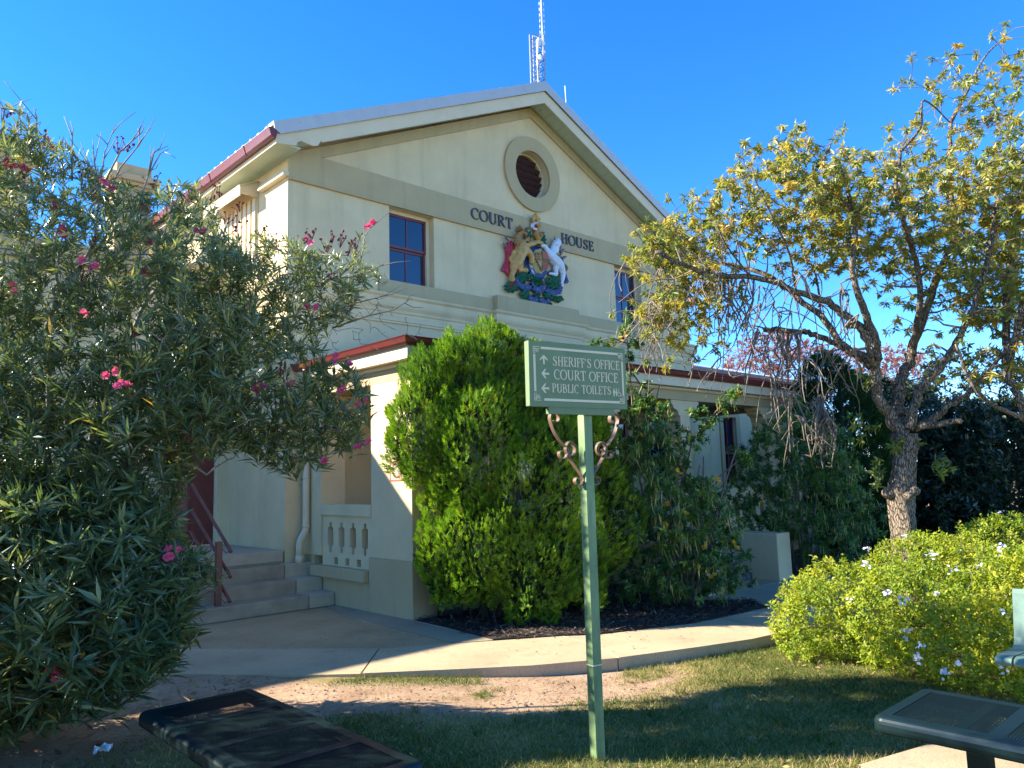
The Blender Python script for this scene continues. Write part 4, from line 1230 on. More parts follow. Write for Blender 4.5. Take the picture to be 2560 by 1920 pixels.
mb.build('door_leaf', M['maroon'], door, bevel=.004)
mb = MB()
mb.ball((4.09, 12.04, 1.68), .03)
mb.build('door_knob', M['zinc'], door, smooth=True)
mb = MB()
mb.plate([(2.2, .71), (3.2, .71), (3.2, .72), (2.2, .72)], [], fnF, 11.99, 12.0)
# landing and three steps, pale stone ends next to the porch
ST = thing('concrete_steps', (4.2, 9.8, 0), 'three worn concrete steps up to a landing before the maroon side door', 'steps')
mb = MB()
for k, y in enumerate((9.22, 9.55, 9.86)):
    mb.box(3.0, 4.93 - k * .012, y, y + .36, 0.0, .175 * (k + 1) - .004)
mb.build('tread', M['concrete'], ST, bevel=.012)
mb = MB()
for k, y in enumerate((9.215, 9.545, 9.855)):
    mb.box(4.938 - k * .012, 5.302, y, y + .34 - (.155 if k == 2 else 0), 0.0, .175 * (k + 1))
mb.build('stone_end', M['stone'], ST, bevel=.014)
mb = MB()
mb.box(2.4, 4.995, 10.06, 11.99, .36, .695)
mb.box(2.4, 4.97, 10.03, 10.06, .545, .697)
mb.build('landing', M['stone'], ST, bevel=.012)

# ------------------------------------------------------------------ right wing, seen under and above the porch
RW = thing('side_wing', (18.5, 10.5, 0), 'single storey rendered wing with white roof beside the court house', 'building')
mb = MB()
mb.plate([(15.1, -.2), (22.5, -.2), (22.5, 3.98), (15.1, 3.98)], [[(16.83, 1.3), (17.45, 1.3), (17.45, 2.98), (16.83, 2.98)]], fnF, 10.4, 10.7)
mb.box(22.2, 22.5, 10.7, 18, -.2, 3.98)
mb.build('wing_wall', M['cream'], RW)
mb = MB()
mb.plate([(16.70, 1.2), (17.62, 1.2), (17.62, 3.1), (16.70, 3.1)], [[(16.84, 1.31), (17.44, 1.31), (17.44, 2.97), (16.84, 2.97)]], fnF, 10.36, 10.398)
wn = mb.build('window', M['tan'], RW)
mb = MB()
mb.box(16.84, 16.89, 10.46, 10.5, 1.31, 2.97)
mb.box(17.39, 17.44, 10.46, 10.5, 1.31, 2.97)
mb.box(17.12, 17.15, 10.46, 10.5, 1.31, 2.97)
mb.box(16.89, 17.39, 10.455, 10.5, 2.05, 2.11)
mb.build('sash_bars', M['maroon'], wn)
mb = MB()
mb.box(16.85, 17.43, 10.51, 10.515, 1.31, 2.97)
mb.build('pane', M['glass'], wn)
mb = MB()
mb.sweep([(0, 3.98), (.16, 3.98), (.20, 4.03), (.21, 4.12), (0, 4.12)], [(15.1, 10.4), (22.6, 10.4)])
mb.build('gutter', M['maroon'], RW)
mb = MB()
mb.plate([(10.25, 4.12), (13.5, 5.0), (13.5, 4.95), (10.25, 4.07)], [], lambda u, v, d: (d, u, v), 15.102, 22.7)
mb.build('roof', M['whiteroof'], RW)

# ------------------------------------------------------------------ painted relief coat of arms on the facade
def kw(a, b):
    """drawing grid of the relief -> wall metres"""
    return (QX[0] * a + QX[1] * b + QX[2] + QX[3] * a * b + QX[4] * a * a + QX[5] * b * b,
            QZ[0] * a + QZ[1] * b + QZ[2] + QZ[3] * a * b + QZ[4] * a * a + QZ[5] * b * b)


QX = [0.001652774, -3.3445e-05, 8.4644984837, -3.46e-08, 1.814e-07, 9e-10]
QZ = [0.000403245, -0.0013359864, 6.5043257387, -1.381e-07, 3.26e-08, 2.11e-08]
KS = 1 / 520.0


def kp(a, b, d):
    x, z = kw(a, b)
    return (x, YF - .035 - d, z)


class Relief(MB):
    def limb(s, pts, d=.06, n=8, flat=.75):
        """tapered limb through (a, b, radius) points"""
        P = []
        for i in range(len(pts) - 1):          # finer, rounded path
            p, q = pts[i], pts[i + 1]
            for k in range(3):
                f = k / 3
                P.append([p[j] * (1 - f) + q[j] * f for j in range(3)] + [f])
        P.append(list(pts[-1]) + [0])
        s.tube([kp(p[0], p[1], d) for p in P], [max(.006, p[2] * KS) for p in P], n)
        for p in (pts[0], pts[-1]):
            s.ball(kp(p[0], p[1], d), max(.006, p[2] * KS), 8, 6)
        return s

    def dome(s, a, b, ra, rb, d=.05, lobes=0, amp=.12, base=0.0, ph=0.0):
        """raised cushion or leaf with a lobed outline"""
        n = 8 * lobes if lobes else 20
        rings = 5
        vs = []
        for i in range(rings + 1):
            f = 1 - i / rings
            for j in range(n):
                th = 2 * math.pi * j / n
                k = 1 + (amp * math.cos(lobes * th + ph) if lobes else 0) * f
                rid = 1 + (.25 * math.cos(lobes * th * 2 + ph) if lobes else 0) * f
                vs.append(kp(a + ra * f * k * math.cos(th), b + rb * f * k * math.sin(th), base + d * math.sqrt(max(0, 1 - f * f * .98)) * rid))
        fs = []
        for i in range(rings):
            for j in range(n):
                fs.append((i * n + j, i * n + (j + 1) % n, (i + 1) * n + (j + 1) % n, (i + 1) * n + j))
        s.add(vs, fs)
        return s

    def poly(s, pts, d0, d1):
        xy = [kw(*p) for p in pts]
        return s.plate(xy, [], lambda u, v, d: (u, YF - .035 - d, v), d0, d1)

    def strap(s, pts, w, d0, d1):
        """curved ribbon through (a, b) points"""
        P = []
        for i in range(len(pts)):
            P.append((*kw(*pts[i]), w * KS))
        ribbon(s, P, lambda u, v, d: (u, YF - .035 - d, v), d0, d1)
        return s


CA = thing('coat_of_arms', (10.05, YF - .035, 5.7), 'painted relief coat of arms with golden lion and white unicorn under the round vent', 'coat of arms')
GOLD = paint('old_gold_paint', (.55, .31, .085), .5, .3, 14, .3, 40)
GOLD2 = paint('brown_gold_paint', (.30, .14, .05), .55, .35, 16, .3, 40)
WHITE = paint('white_relief_paint', (.66, .68, .72), .5, .08, 12, .2, 40)
RED = paint('crimson_relief_paint', (.45, .022, .05), .5, .15, 10, .2, 40)
BLUE = paint('blue_relief_paint', (.010, .034, .15), .5, .2, 10, .2, 40)
GREEN = paint('green_relief_paint', (.018, .13, .065), .55, .3, 18, .5, 40)
GREY = paint('grey_relief_paint', (.17, .15, .15), .5, .2, 14, .2, 40)
BLACK = plain('black_relief_paint', (.01, .008, .008), .5)
LAV = plain('lavender_lettering', (.09, .10, .18), .5)
r = Relief()
r.poly([(505, 580), (545, 560), (590, 600), (580, 700), (540, 800), (555, 900), (575, 1000), (560, 1060), (515, 1040), (470, 985), (420, 970), (450, 900), (482, 830), (490, 740), (470, 650), (490, 640)], .0, .035)
r.limb([(500, 600, 14), (520, 720, 18), (490, 860, 16), (455, 960, 10)], .03)
r.limb([(545, 600, 14), (545, 760, 14), (540, 900, 12), (530, 1020, 9)], .03)
r.build('red_mantle', RED, CA, smooth=False)
r = Relief()
r.poly([(1215, 790), (1265, 795), (1285, 900), (1305, 1000), (1350, 1130), (1325, 1150), (1275, 1125), (1235, 1000)], .0, .03)
r.limb([(1240, 800, 12), (1270, 940, 14), (1310, 1110, 10)], .03)
r.poly([(1075, 985), (1110, 960), (1120, 1010), (1060, 1035)], .0, .03)
r.build('blue_mantle', BLUE, CA)
r = Relief()
for a, b, c, d in ((452, 492, 505, 560), (430, 590, 485, 650), (1225, 725, 1275, 680), (1250, 800, 1305, 780)):
    r = Relief()
    r.limb([(a, b, 5), ((a + c) / 2, (b + d) / 2, 15), (c, d, 8)], .04)
    r.build('spear_head', GREY, CA, smooth=True)
# lion
r = Relief()
r.limb([(545, 1095, 34), (540, 1050, 26), (560, 990, 32), (565, 930, 46), (590, 880, 62), (625, 820, 66), (645, 760, 70), (670, 700, 78), (680, 640, 70)], .055)
r.limb([(610, 880, 52), (650, 915, 36), (648, 955, 26), (640, 975, 24), (690, 965, 24), (745, 972, 26)], .05)
r.limb([(700, 690, 44), (745, 725, 38), (785, 770, 32), (797, 815, 28), (795, 865, 28)], .10)
r.limb([(700, 640, 40), (770, 620, 32), (830, 605, 27), (880, 588, 22), (950, 600, 18)], .075)
r.limb([(575, 865, 16), (525, 855, 15), (508, 810, 14), (540, 772, 14), (590, 755, 14), (600, 725, 16), (565, 715, 20), (545, 745, 16)], .07)
r.dome(688, 545, 62, 72, .13, base=.03)
r.dome(712, 585, 40, 36, .16, base=.03)
lion = r.build('lion', GOLD, CA, smooth=True, remesh=.011)
r = Relief()
for k in range(26):
    th = RAD(40 + k * 12.5)
    a0, b0 = 665 + 58 * math.cos(th), 535 - 70 * math.sin(th)
    a1, b1 = 660 + 100 * math.cos(th + .25), 555 - 112 * math.sin(th + .25)
    r.limb([(a0, b0, 20), ((a0 + a1) / 2 + 6, (b0 + b1) / 2, 17), (a1, b1 + 14, 6)], .10 + .02 * (k % 2), 6)
r.build('lion_mane', paint('mane_gold', (.40, .20, .06), .55, .35, 18, .3, 40), lion, smooth=True)
r = Relief()
r.dome(706, 603, 26, 11, .045, base=.155)
r.build('mouth', BLACK, lion)
for a, b in ((660, 535), (716, 528)):
    r = Relief()
    r.dome(a, b, 9, 7, .03, base=.14)
    r.build('eye', BLACK, lion)
r = Relief()
r.dome(658, 415, 44, 26, .09, lobes=5, amp=.15, base=.02)
r.dome(660, 385, 32, 24, .08, base=.02)
r.limb([(657, 375, 8), (657, 352, 7)], .06)
r.build('lion_crown', GOLD2, lion, smooth=True)
# unicorn
r = Relief()
r.limb([(1243, 1190, 13), (1238, 1150, 15), (1246, 1090, 24), (1254, 1040, 28), (1240, 980, 38), (1205, 905, 54), (1155, 855, 60), (1105, 805, 58), (1075, 760, 54), (1110, 725, 52), (1142, 680, 46), (1150, 620, 44)], .055)
r.limb([(1060, 775, 44), (1025, 715, 32), (1000, 665, 24), (985, 640, 20), (950, 640, 18)], .085)
r.limb([(1160, 905, 42), (1150, 960, 30), (1160, 1010, 24), (1158, 1038, 20), (1110, 1022, 17), (1070, 1018, 14)], .05)
r.limb([(1155, 600, 46), (1130, 630, 42), (1105, 660, 30), (1095, 672, 24)], .09)
r.limb([(1165, 570, 16), (1170, 535, 7)], .10)
uni = r.build('unicorn', WHITE, CA, smooth=True, remesh=.011)
r = Relief()
r.limb([(1112, 555, 8), (1097, 508, 4)], .11)
r.build('unicorn_horn', GREY, uni)
r = Relief()
r.dome(1108, 640, 6, 5, .02, base=.16)
r.build('eye', BLACK, uni)
r = Relief()
for k in range(9):
    r.limb([(1180 + k * 3, 555 + k * 18, 14), (1205 + k, 580 + k * 18, 11), (1212, 605 + k * 17, 5)], .08, 6)
r.build('unicorn_mane', GREY, uni, smooth=True)
r = Relief()
r.limb([(1205, 690, 17), (1222, 740, 14), (1196, 790, 12), (1200, 840, 14), (1240, 880, 12), (1285, 915, 14), (1300, 950, 16), (1285, 980, 12)], .07)
r.limb([(1110, 745, 9), (1160, 795, 8), (1195, 800, 8)], .13)
r.build('unicorn_chain', paint('chain_ochre', (.27, .15, .06), .5, .25, 14, .2, 40), uni, smooth=True)
# garter and shield
r = Relief()
r.dome(912, 855, 160, 228, .045)
r.poly([(790, 1000), (880, 1060), (985, 1090), (1040, 985), (1000, 930), (850, 930)], .0, .05)
g = r.build('garter', BLUE, CA)
mb = MB()
letters(mb, 'HONI', lambda u, v, d: kp(800 + u * 42 + (v - .5) * -36, 895 + u * 130 + (v - .5) * -16, .055 + d), 0, 0, 1, 1.0, .008, T=.2, t=.1)
mb.build('garter_letters', WHITE, g)
r = Relief()
r.dome(935, 850, 112, 178, .075, base=.03, lobes=9, amp=.045)
sh = r.build('shield', paint('shield_gold', (.55, .40, .17), .5, .25, 20, .4, 40), CA)
r = Relief()
r.poly([(945, 715), (1000, 735), (1030, 800), (1030, 850), (955, 815)], .05, .112)
r.poly([(958, 850), (1030, 868), (1022, 940), (985, 975), (945, 985)], .05, .107)
r.build('red_quarters', paint('quarter_red', (.42, .09, .04), .5, .35, 30, .2, 40), sh)
r = Relief()
for pts in ([(938, 720), (950, 835), (938, 990)], [(855, 835), (905, 830), (950, 840), (1030, 875)], [(865, 850), (895, 920), (930, 985)]):
    r.strap(pts, 9, .09, .122)
for k in range(4):
    r.strap([(965, 868 + k * 30), (985, 860 + k * 30), (1005, 872 + k * 28), (1022, 866 + k * 26)], 7, .09, .118)
    r.strap([(845, 745 + k * 24), (880, 738 + k * 24), (910, 748 + k * 24), (930, 742 + k * 24)], 6, .08, .113)
r.build('shield_lines', GOLD2, sh)
# helmet, crown, crest and mantling
r = Relief()
r.limb([(897, 445, 40), (897, 495, 54), (900, 540, 34), (905, 565, 22)], .07)
he = r.build('helmet', GOLD, CA, smooth=True)
r = Relief()
for k in range(4):
    r.limb([(878 + k * 14, 465, 3.5), (876 + k * 15, 520, 3.5)], .165)
r.build('visor_slots', GOLD2, he)
r = Relief()
r.dome(868, 355, 54, 52, .10, base=.02)
r.limb([(835, 405, 14), (870, 418, 14), (915, 425, 12)], .09)
cr = r.build('royal_crown', WHITE, CA, smooth=True)
r = Relief()
r.dome(868, 362, 40, 34, .10, base=.05)
r.build('crown_cap', RED, cr)
r = Relief()
r.limb([(845, 355, 9), (850, 378, 9)], .16)
r.limb([(868, 350, 9), (870, 385, 9)], .165)
r.limb([(890, 358, 9), (888, 380, 9)], .16)
r.build('crown_arches', GOLD, cr, smooth=True)
r = Relief()
r.limb([(835, 300, 16), (838, 255, 22), (860, 235, 28), (890, 255, 22), (895, 300, 14)], .06)
r.limb([(858, 225, 24), (862, 205, 16)], .08)
r.limb([(895, 260, 9), (925, 250, 8), (928, 275, 6)], .06)
r.build('crest_lion', GOLD, CA, smooth=True)
for (a, b, ra, rb, lb) in ((785, 500, 58, 80, 7), (750, 440, 26, 30, 5), (990, 545, 52, 74, 7), (1010, 600, 34, 30, 5), (930, 600, 30, 20, 5)):
    r = Relief()
    r.dome(a, b, ra, rb, .05, lobes=lb, amp=.2)
    r.build('mantling_leaf', GREEN if a != 930 else GOLD2, CA)
# scrolled foliage and ribbons below
for (a, b, ra, rb, lb) in ((700, 1065, 92, 80, 9), (1140, 1140, 92, 92, 9), (905, 1125, 80, 62, 11), (560, 1200, 84, 70, 9), (640, 1020, 50, 40, 7), (745, 1290, 62, 64, 5), (740, 1375, 50, 34, 5),
                           (908, 1305, 44, 40, 5), (1050, 1315, 42, 48, 5), (1110, 1350, 60, 26, 5), (1205, 1365, 66, 44, 5), (1070, 1440, 44, 28, 5), (905, 1350, 22, 40, 3)):
    r = Relief()
    r.dome(a, b, ra * 1.10, rb * 1.10, .085, lobes=lb, amp=.18, ph=a)
    r.build('scroll_leaf', GREEN, CA)
for (a, b, sg) in ((795, 1065, 1), (1035, 1110, -1)):
    r = Relief()
    P = []
    for k in range(22):
        th = k * .42
        q = 46 - k * 2.0
        P.append((a + sg * q * math.cos(th), b - q * math.sin(th), 9 - k * .2))
    r.limb(P, .085)
    r.build('leaf_scroll', GREEN, CA, smooth=True)
RIB = [('DIEU', [(598, 1085), (625, 1145), (680, 1195), (740, 1208), (800, 1200), (825, 1170)], 56),
       ('ET MON', [(805, 1150), (835, 1200), (880, 1236), (930, 1240), (985, 1222), (1015, 1185)], 58),
       ('DROIT', [(1010, 1230), (1060, 1268), (1115, 1285), (1170, 1276), (1215, 1240), (1228, 1190)], 54),
       ('19', [(785, 1330), (815, 1375), (850, 1388), (885, 1378), (900, 1350)], 56),
       ('00', [(935, 1360), (965, 1410), (1005, 1425), (1045, 1410), (1065, 1375)], 54)]
for txt, pts, w in RIB:
    r = Relief()
    r.strap(pts, w, .02, .062)
    o = r.build('motto_ribbon', BLUE, CA)
    L = [0]
    for p, q in zip(pts[:-1], pts[1:]):
        L.append(L[-1] + math.hypot(q[0] - p[0], q[1] - p[1]))

    def onpath(u, v, d, pts=pts, L=L, w=w):
        s_ = (.10 + .8 * u) * L[-1]
        k = max(i for i in range(len(pts) - 1) if L[i] <= s_ + 1e-9)
        f = (s_ - L[k]) / (L[k + 1] - L[k])
        p, q = pts[k], pts[k + 1]
        t_ = ((q[0] - p[0]) / (L[k + 1] - L[k]), (q[1] - p[1]) / (L[k + 1] - L[k]))
        off = (v - .5) * w * .62
        return kp(p[0] + (q[0] - p[0]) * f + t_[1] * off, p[1] + (q[1] - p[1]) * f - t_[0] * off, .062 + d)
    mb = MB()
    letters(mb, txt, onpath, 0, 0, 1, 1.0, .006, T=.2, t=.09)
    mb.build('motto_letters', LAV, o)
for a, b in ((532, 1195), (576, 1133), (612, 995)):
    r = Relief()
    r.dome(a, b, 26, 26, .05, lobes=5, amp=.1, base=.05)
    r.build('rose', RED, CA)
for q in ((1218, 1285, 18, 20), (985, 455, 24, 20), (770, 390, 26, 18)):
    r = Relief()
    r.dome(*q, .05, base=.03)
    r.build('thistle', GREY, CA)

# ------------------------------------------------------------------ green direction sign on its post
LP, RP = Vector((3.03, 3.10, 2.005)), Vector((3.745, 2.972, 2.005))
UX = (RP - LP).normalized()
UN = Vector((-UX.y, UX.x, 0)) * -1          # towards the reader
if UN.y > 0:
    UN = -UN
BW, BH = (RP - LP).length, .378
PB = Vector((3.49, 3.155, -.045))
SG = thing('direction_sign', PB, 'green timber direction sign with cream lettering and scrolled iron brackets on the lawn', 'sign')
sb = lambda u, v, d: LP + UX * u + Vector((0, 0, 1)) * v + UN * d
SGREEN = paint('weathered_green_board', (.155, .215, .10), .6, .16, 5, .15, 60, stains=(9, .3, (1, 1, 1)))
t = NT('flaking_green_post')
c = t.ramp(t.noise(3, 6, .65, 'Object', (3, 3, .8)), [(.35, (.09, .16, .07)), (.55, (.17, .25, .10)), (.72, (.32, .38, .21))])
t.l(c, t.b.inputs['Base Color'])
t.b.inputs['Roughness'].default_value = .55
t.bump(t.noise(40, 4, .7), .3, .004)
SPOST = t.m
SCREAM = paint('cream_sign_paint', (.70, .58, .38), .6, .06, 12, .05)
mb = MB()
mb.plate([(0, 0), (BW, 0), (BW, BH), (0, BH)], [], sb, -.042, 0)
mb.build('board', SGREEN, SG, bevel=.002)
mb = MB()
mb.plate([(.135, -.042), (BW - .10, -.042), (BW - .10, -.001), (.135, -.001)], [], sb, -.036, -.006)
mb.build('board_rail', SGREEN, SG)
pu = (PB - LP).dot(UX)
mb = MB()
mb.plate([(pu - .030, -2.06), (pu + .030, -2.06), (pu + .030, -.043), (pu - .030, -.043)], [], sb, -.100, -.040)
mb.plate([(pu - .025, -.07), (pu + .025, -.07), (pu + .025, .25), (pu - .025, .25)], [], sb, -.10, -.043)
po = mb.build('post', SPOST, SG, bevel=.006)
mb = MB()
zc = -1.50
mb.plate([(pu - .033, zc), (pu + .033, zc), (pu + .033, zc + .006), (pu - .033, zc + .006)], [], sb, -.103, -.037)
mb.build('tie_wire', SCREAM, SG)
mb = MB()
for a0, a1, b0, b1 in ((.085, .665, .333, .347), (.098, .665, .032, .046), (.030, .045, .085, .300), (.692, .705, .080, .295)):
    mb.plate([(a0, b0), (a1, b0), (a1, b1), (a0, b1)], [], sb, 0, .0025)
mb.build('border', SCREAM, SG)
for (cx, cy, sx, sy) in ((.030, .347, 1, -1), (.705, .347, -1, -1), (.030, .032, 1, 1), (.705, .032, -1, 1)):
    mb = MB()
    T_ = lambda q: [(cx + sx * p[0], cy + sy * p[1]) for p in q]
    for k, q in enumerate(([(0, .0015), (.048, .0015)], [(0, .0135), (.048, .0135)], [(.0015, 0), (.0015, .044)], [(.0125, 0), (.0125, .044)],
                           [(.0125, .0235), (.034, .0235), (.034, .0135)], [(.0235, .0135), (.0235, .032), (.0345, .032), (.0345, .021)])):
        ribbon(mb, [(p[0], p[1], .0035) for p in T_(q)], sb, 0, .0022 + .0002 * k)
    mb.build('corner_fret', SCREAM, SG)
for txt, x0, x1, y0, h in (("SHERIFF'S OFFICE", .165, .678, .240, .056), ('COURT OFFICE', .172, .662, .160, .059), ('PUBLIC TOILETS', .155, .602, .083, .051)):
    mb = MB()
    letters(mb, txt, sb, x0, y0, x1, h, .0025, T=.15, t=.07, track=.0)
    mb.build('sign_text', SCREAM, SG)
AR = [(0, .5), (.46, 1.0), (.62, 1.0), (.36, .60), (1, .60), (1, .40), (.36, .40), (.62, 0), (.46, 0)]
for (cx, cy, rot) in ((.104, .272, 1), (.112, .190, 0), (.108, .104, 0)):
    mb = MB()
    q = [((x - .5) * .056, (y - .5) * .056) for x, y in AR]
    if rot:
        q = [(-y, -x) for x, y in q][::-1]
    mb.plate([(cx + x, cy + y) for x, y in q], [], sb, 0, .0025)
    mb.build('arrow', SCREAM, SG)
mb = MB()
cir = lambda cx, cy, r_, n=12: [(cx + r_ * math.cos(2 * math.pi * i / n), cy + r_ * math.sin(2 * math.pi * i / n)) for i in range(n)]
mb.plate(cir(.624, .121, .004), [], sb, 0, .0025)
mb.plate([(.618, .115), (.630, .115), (.632, .096), (.629, .096), (.628, .076), (.620, .076), (.619, .096), (.616, .096)], [], sb, 0, .0024)
mb.plate(cir(.643, .121, .004), [], sb, 0, .0025)
mb.plate([(.640, .115), (.646, .115), (.652, .093), (.647, .093), (.646, .076), (.640, .076), (.639, .093), (.634, .093)], [], sb, 0, .0024)
mb.plate(cir(.662, .119, .004), [], sb, 0, .0025)
ribbon(mb, [(.662, .113, .004), (.663, .099, .004), (.674, .098, .004), (.680, .083, .004), (.686, .082, .004)], sb, 0, .0024)
ribbon(mb, [(p[0], p[1], .0035) for p in arc(.667, .090, .0135, .0135, 115, 380, 16, .1, .1)], sb, 0, .0022)
mb.build('toilet_symbols', SCREAM, SG)
IRON = paint('rusting_strap_iron', (.17, .10, .06), .45, .45, 9, .2, 60, spec=.5)
BRK = [[(.212, -.075), (.228, -.085), (.243, -.075), (.246, -.052), (.235, -.030), (.213, -.022), (.192, -.034), (.182, -.060), (.190, -.095), (.212, -.145), (.250, -.195), (.290, -.232),
        (.302, -.262), (.290, -.292), (.262, -.300), (.243, -.285), (.243, -.262), (.262, -.255)],
       [(.318, -.245), (.305, -.268), (.325, -.285), (.350, -.272), (.358, -.242), (.345, -.212), (.318, -.200), (.296, -.222), (.290, -.250), (.306, -.285), (.345, -.335), (.392, -.392),
        (.410, -.425), (.396, -.455), (.365, -.455), (.350, -.435), (.360, -.415), (.378, -.420)]]
for side in (0, 1):
    mb = MB()
    for q in BRK:
        pts = []
        for u, v in q:
            uu = u if side == 0 else 2 * (pu + .0) - u
            if side == 0:
                uu = min(uu, uu)
            pts.append((uu, v))
        # strap iron: thin in the plane of the scroll, 24 mm deep
        fine = []
        for i in range(len(pts) - 1):
            p0, p1, p2, p3 = pts[max(i - 1, 0)], pts[i], pts[i + 1], pts[min(i + 2, len(pts) - 1)]
            for k in range(4):
                f = k / 4
                fine.append(tuple(.5 * (2 * p1[j] + (p2[j] - p0[j]) * f + (2 * p0[j] - 5 * p1[j] + 4 * p2[j] - p3[j]) * f * f + (3 * p1[j] - p0[j] - 3 * p2[j] + p3[j]) * f ** 3) for j in (0, 1)) + (.0045,))
        fine.append((*pts[-1], .0045))
        ribbon(mb, fine, sb, -.085 - .0006 * side, -.055 + .0006 * side)
    mb.build('scroll_bracket', IRON, SG)

# ------------------------------------------------------------------ maroon handrail on the steps
HR = thing('handrail', (3.80, 9.36, 0), 'maroon steel handrail with three sloping rails beside the concrete steps', 'handrail')
RAILM = paint('oxide_red_steel', (.17, .045, .028), .4, .2, 7, .1, 60, spec=.5)
for (x, y, z0, z1) in ((3.80, 9.36, .004, .93), (3.66, 10.16, .70, 1.72)):
    mb = MB()
    mb.box(x - .035, x + .035, y - .035, y + .035, z0, z1)
    p_ = mb.build('rail_post', RAILM, HR, bevel=.004)
    mb = MB()
    mb.box(x - .075, x + .075, y - .075, y + .075, z0 - .003, z0 + .010)
    mb.build('base_plate', RAILM, p_)
for z1, z0, tx in ((1.62, .80, .02), (1.30, .50, .02), (1.02, .21, .02)):
    mb = MB()
    mb.tube([(3.66 + .055, 10.12, z1), (3.66 + .075, 10.10, z1 + .008), (3.85 + .055, 9.28, z0 + .03), (3.853 + .055, 9.255, z0)], .021, 10)
    mb.tube([(3.83, 9.33, z0 + .045), (3.87, 9.31, z0 - .01), (3.907, 9.285, z0 + .02)], .006, 6)
    mb.build('rail', RAILM, HR, smooth=True)

# ------------------------------------------------------------------ perforated steel benches
t = NT('dark_green_powder_coat')
c = t.ramp(t.noise(4, 5, .6), [(.3, (.006, .016, .017)), (.7, (.010, .023, .024))])
t.l(c, t.b.inputs['Base Color'])
t.b.inputs['Roughness'].default_value = .40
t.b.inputs['Specular IOR Level'].default_value = .08
def satin(t, fac, rough):
    """dull painted steel: mostly matt with a little gloss"""
    df, gs, mx = t.n('BsdfDiffuse'), t.n('BsdfGlossy'), t.n('MixShader')
    src = t.b.inputs['Base Color']
    if src.is_linked:
        t.l(src.links[0].from_socket, df.inputs[0])
    else:
        df.inputs[0].default_value = src.default_value
    gs.inputs['Roughness'].default_value = rough
    mx.inputs[0].default_value = fac
    t.l(df.outputs[0], mx.inputs[1])
    t.l(gs.outputs[0], mx.inputs[2])
    t.l(mx.outputs[0], t.o.inputs[0])
    return mx.outputs[0]


satin(t, .05, .28)
BGREEN = t.m


def perf(name, col, pitch, axis):
    """sheet with rows of punched round holes"""
    t = NT(name)
    t.b.inputs['Base Color'].default_value = (*col, 1)
    t.b.inputs['Roughness'].default_value = .5
    t.b.inputs['Specular IOR Level'].default_value = .06
    tc = t.n('TexCoord')
    sx = t.n('SeparateXYZ')
    t.l(tc.outputs['Object'], sx.inputs[0])

    def cell(sock):
        m1 = t.n('Math', operation='MULTIPLY')
        m1.inputs[1].default_value = 1 / pitch
        t.l(sock, m1.inputs[0])
        m2 = t.n('Math', operation='FRACT')
        t.l(m1.outputs[0], m2.inputs[0])
        m3 = t.n('Math', operation='SUBTRACT')
        m3.inputs[1].default_value = .5
        t.l(m2.outputs[0], m3.inputs[0])
        m4 = t.n('Math', operation='POWER')
        m5 = t.n('Math', operation='ABSOLUTE')
        t.l(m3.outputs[0], m5.inputs[0])
        m4.inputs[1].default_value = 2
        t.l(m5.outputs[0], m4.inputs[0])
        return m4.outputs[0]
    ad = t.n('Math', operation='ADD')
    t.l(cell(sx.outputs['X']), ad.inputs[0])
    t.l(cell(sx.outputs['Y']), ad.inputs[1])
    lt = t.n('Math', operation='LESS_THAN')
    lt.inputs[1].default_value = .235 ** 2
    t.l(ad.outputs[0], lt.inputs[0])
    tr = t.n('BsdfTransparent')
    mx = t.n('MixShader')
    t.l(lt.outputs[0], mx.inputs[0])
    t.l(satin(t, .03, .4), mx.inputs[1])
    t.l(tr.outputs[0], mx.inputs[2])
    t.l(mx.outputs[0], t.o.inputs[0])
    return t.m


PERF = perf('perforated_green_sheet', (.005, .013, .014), .0125, 0)


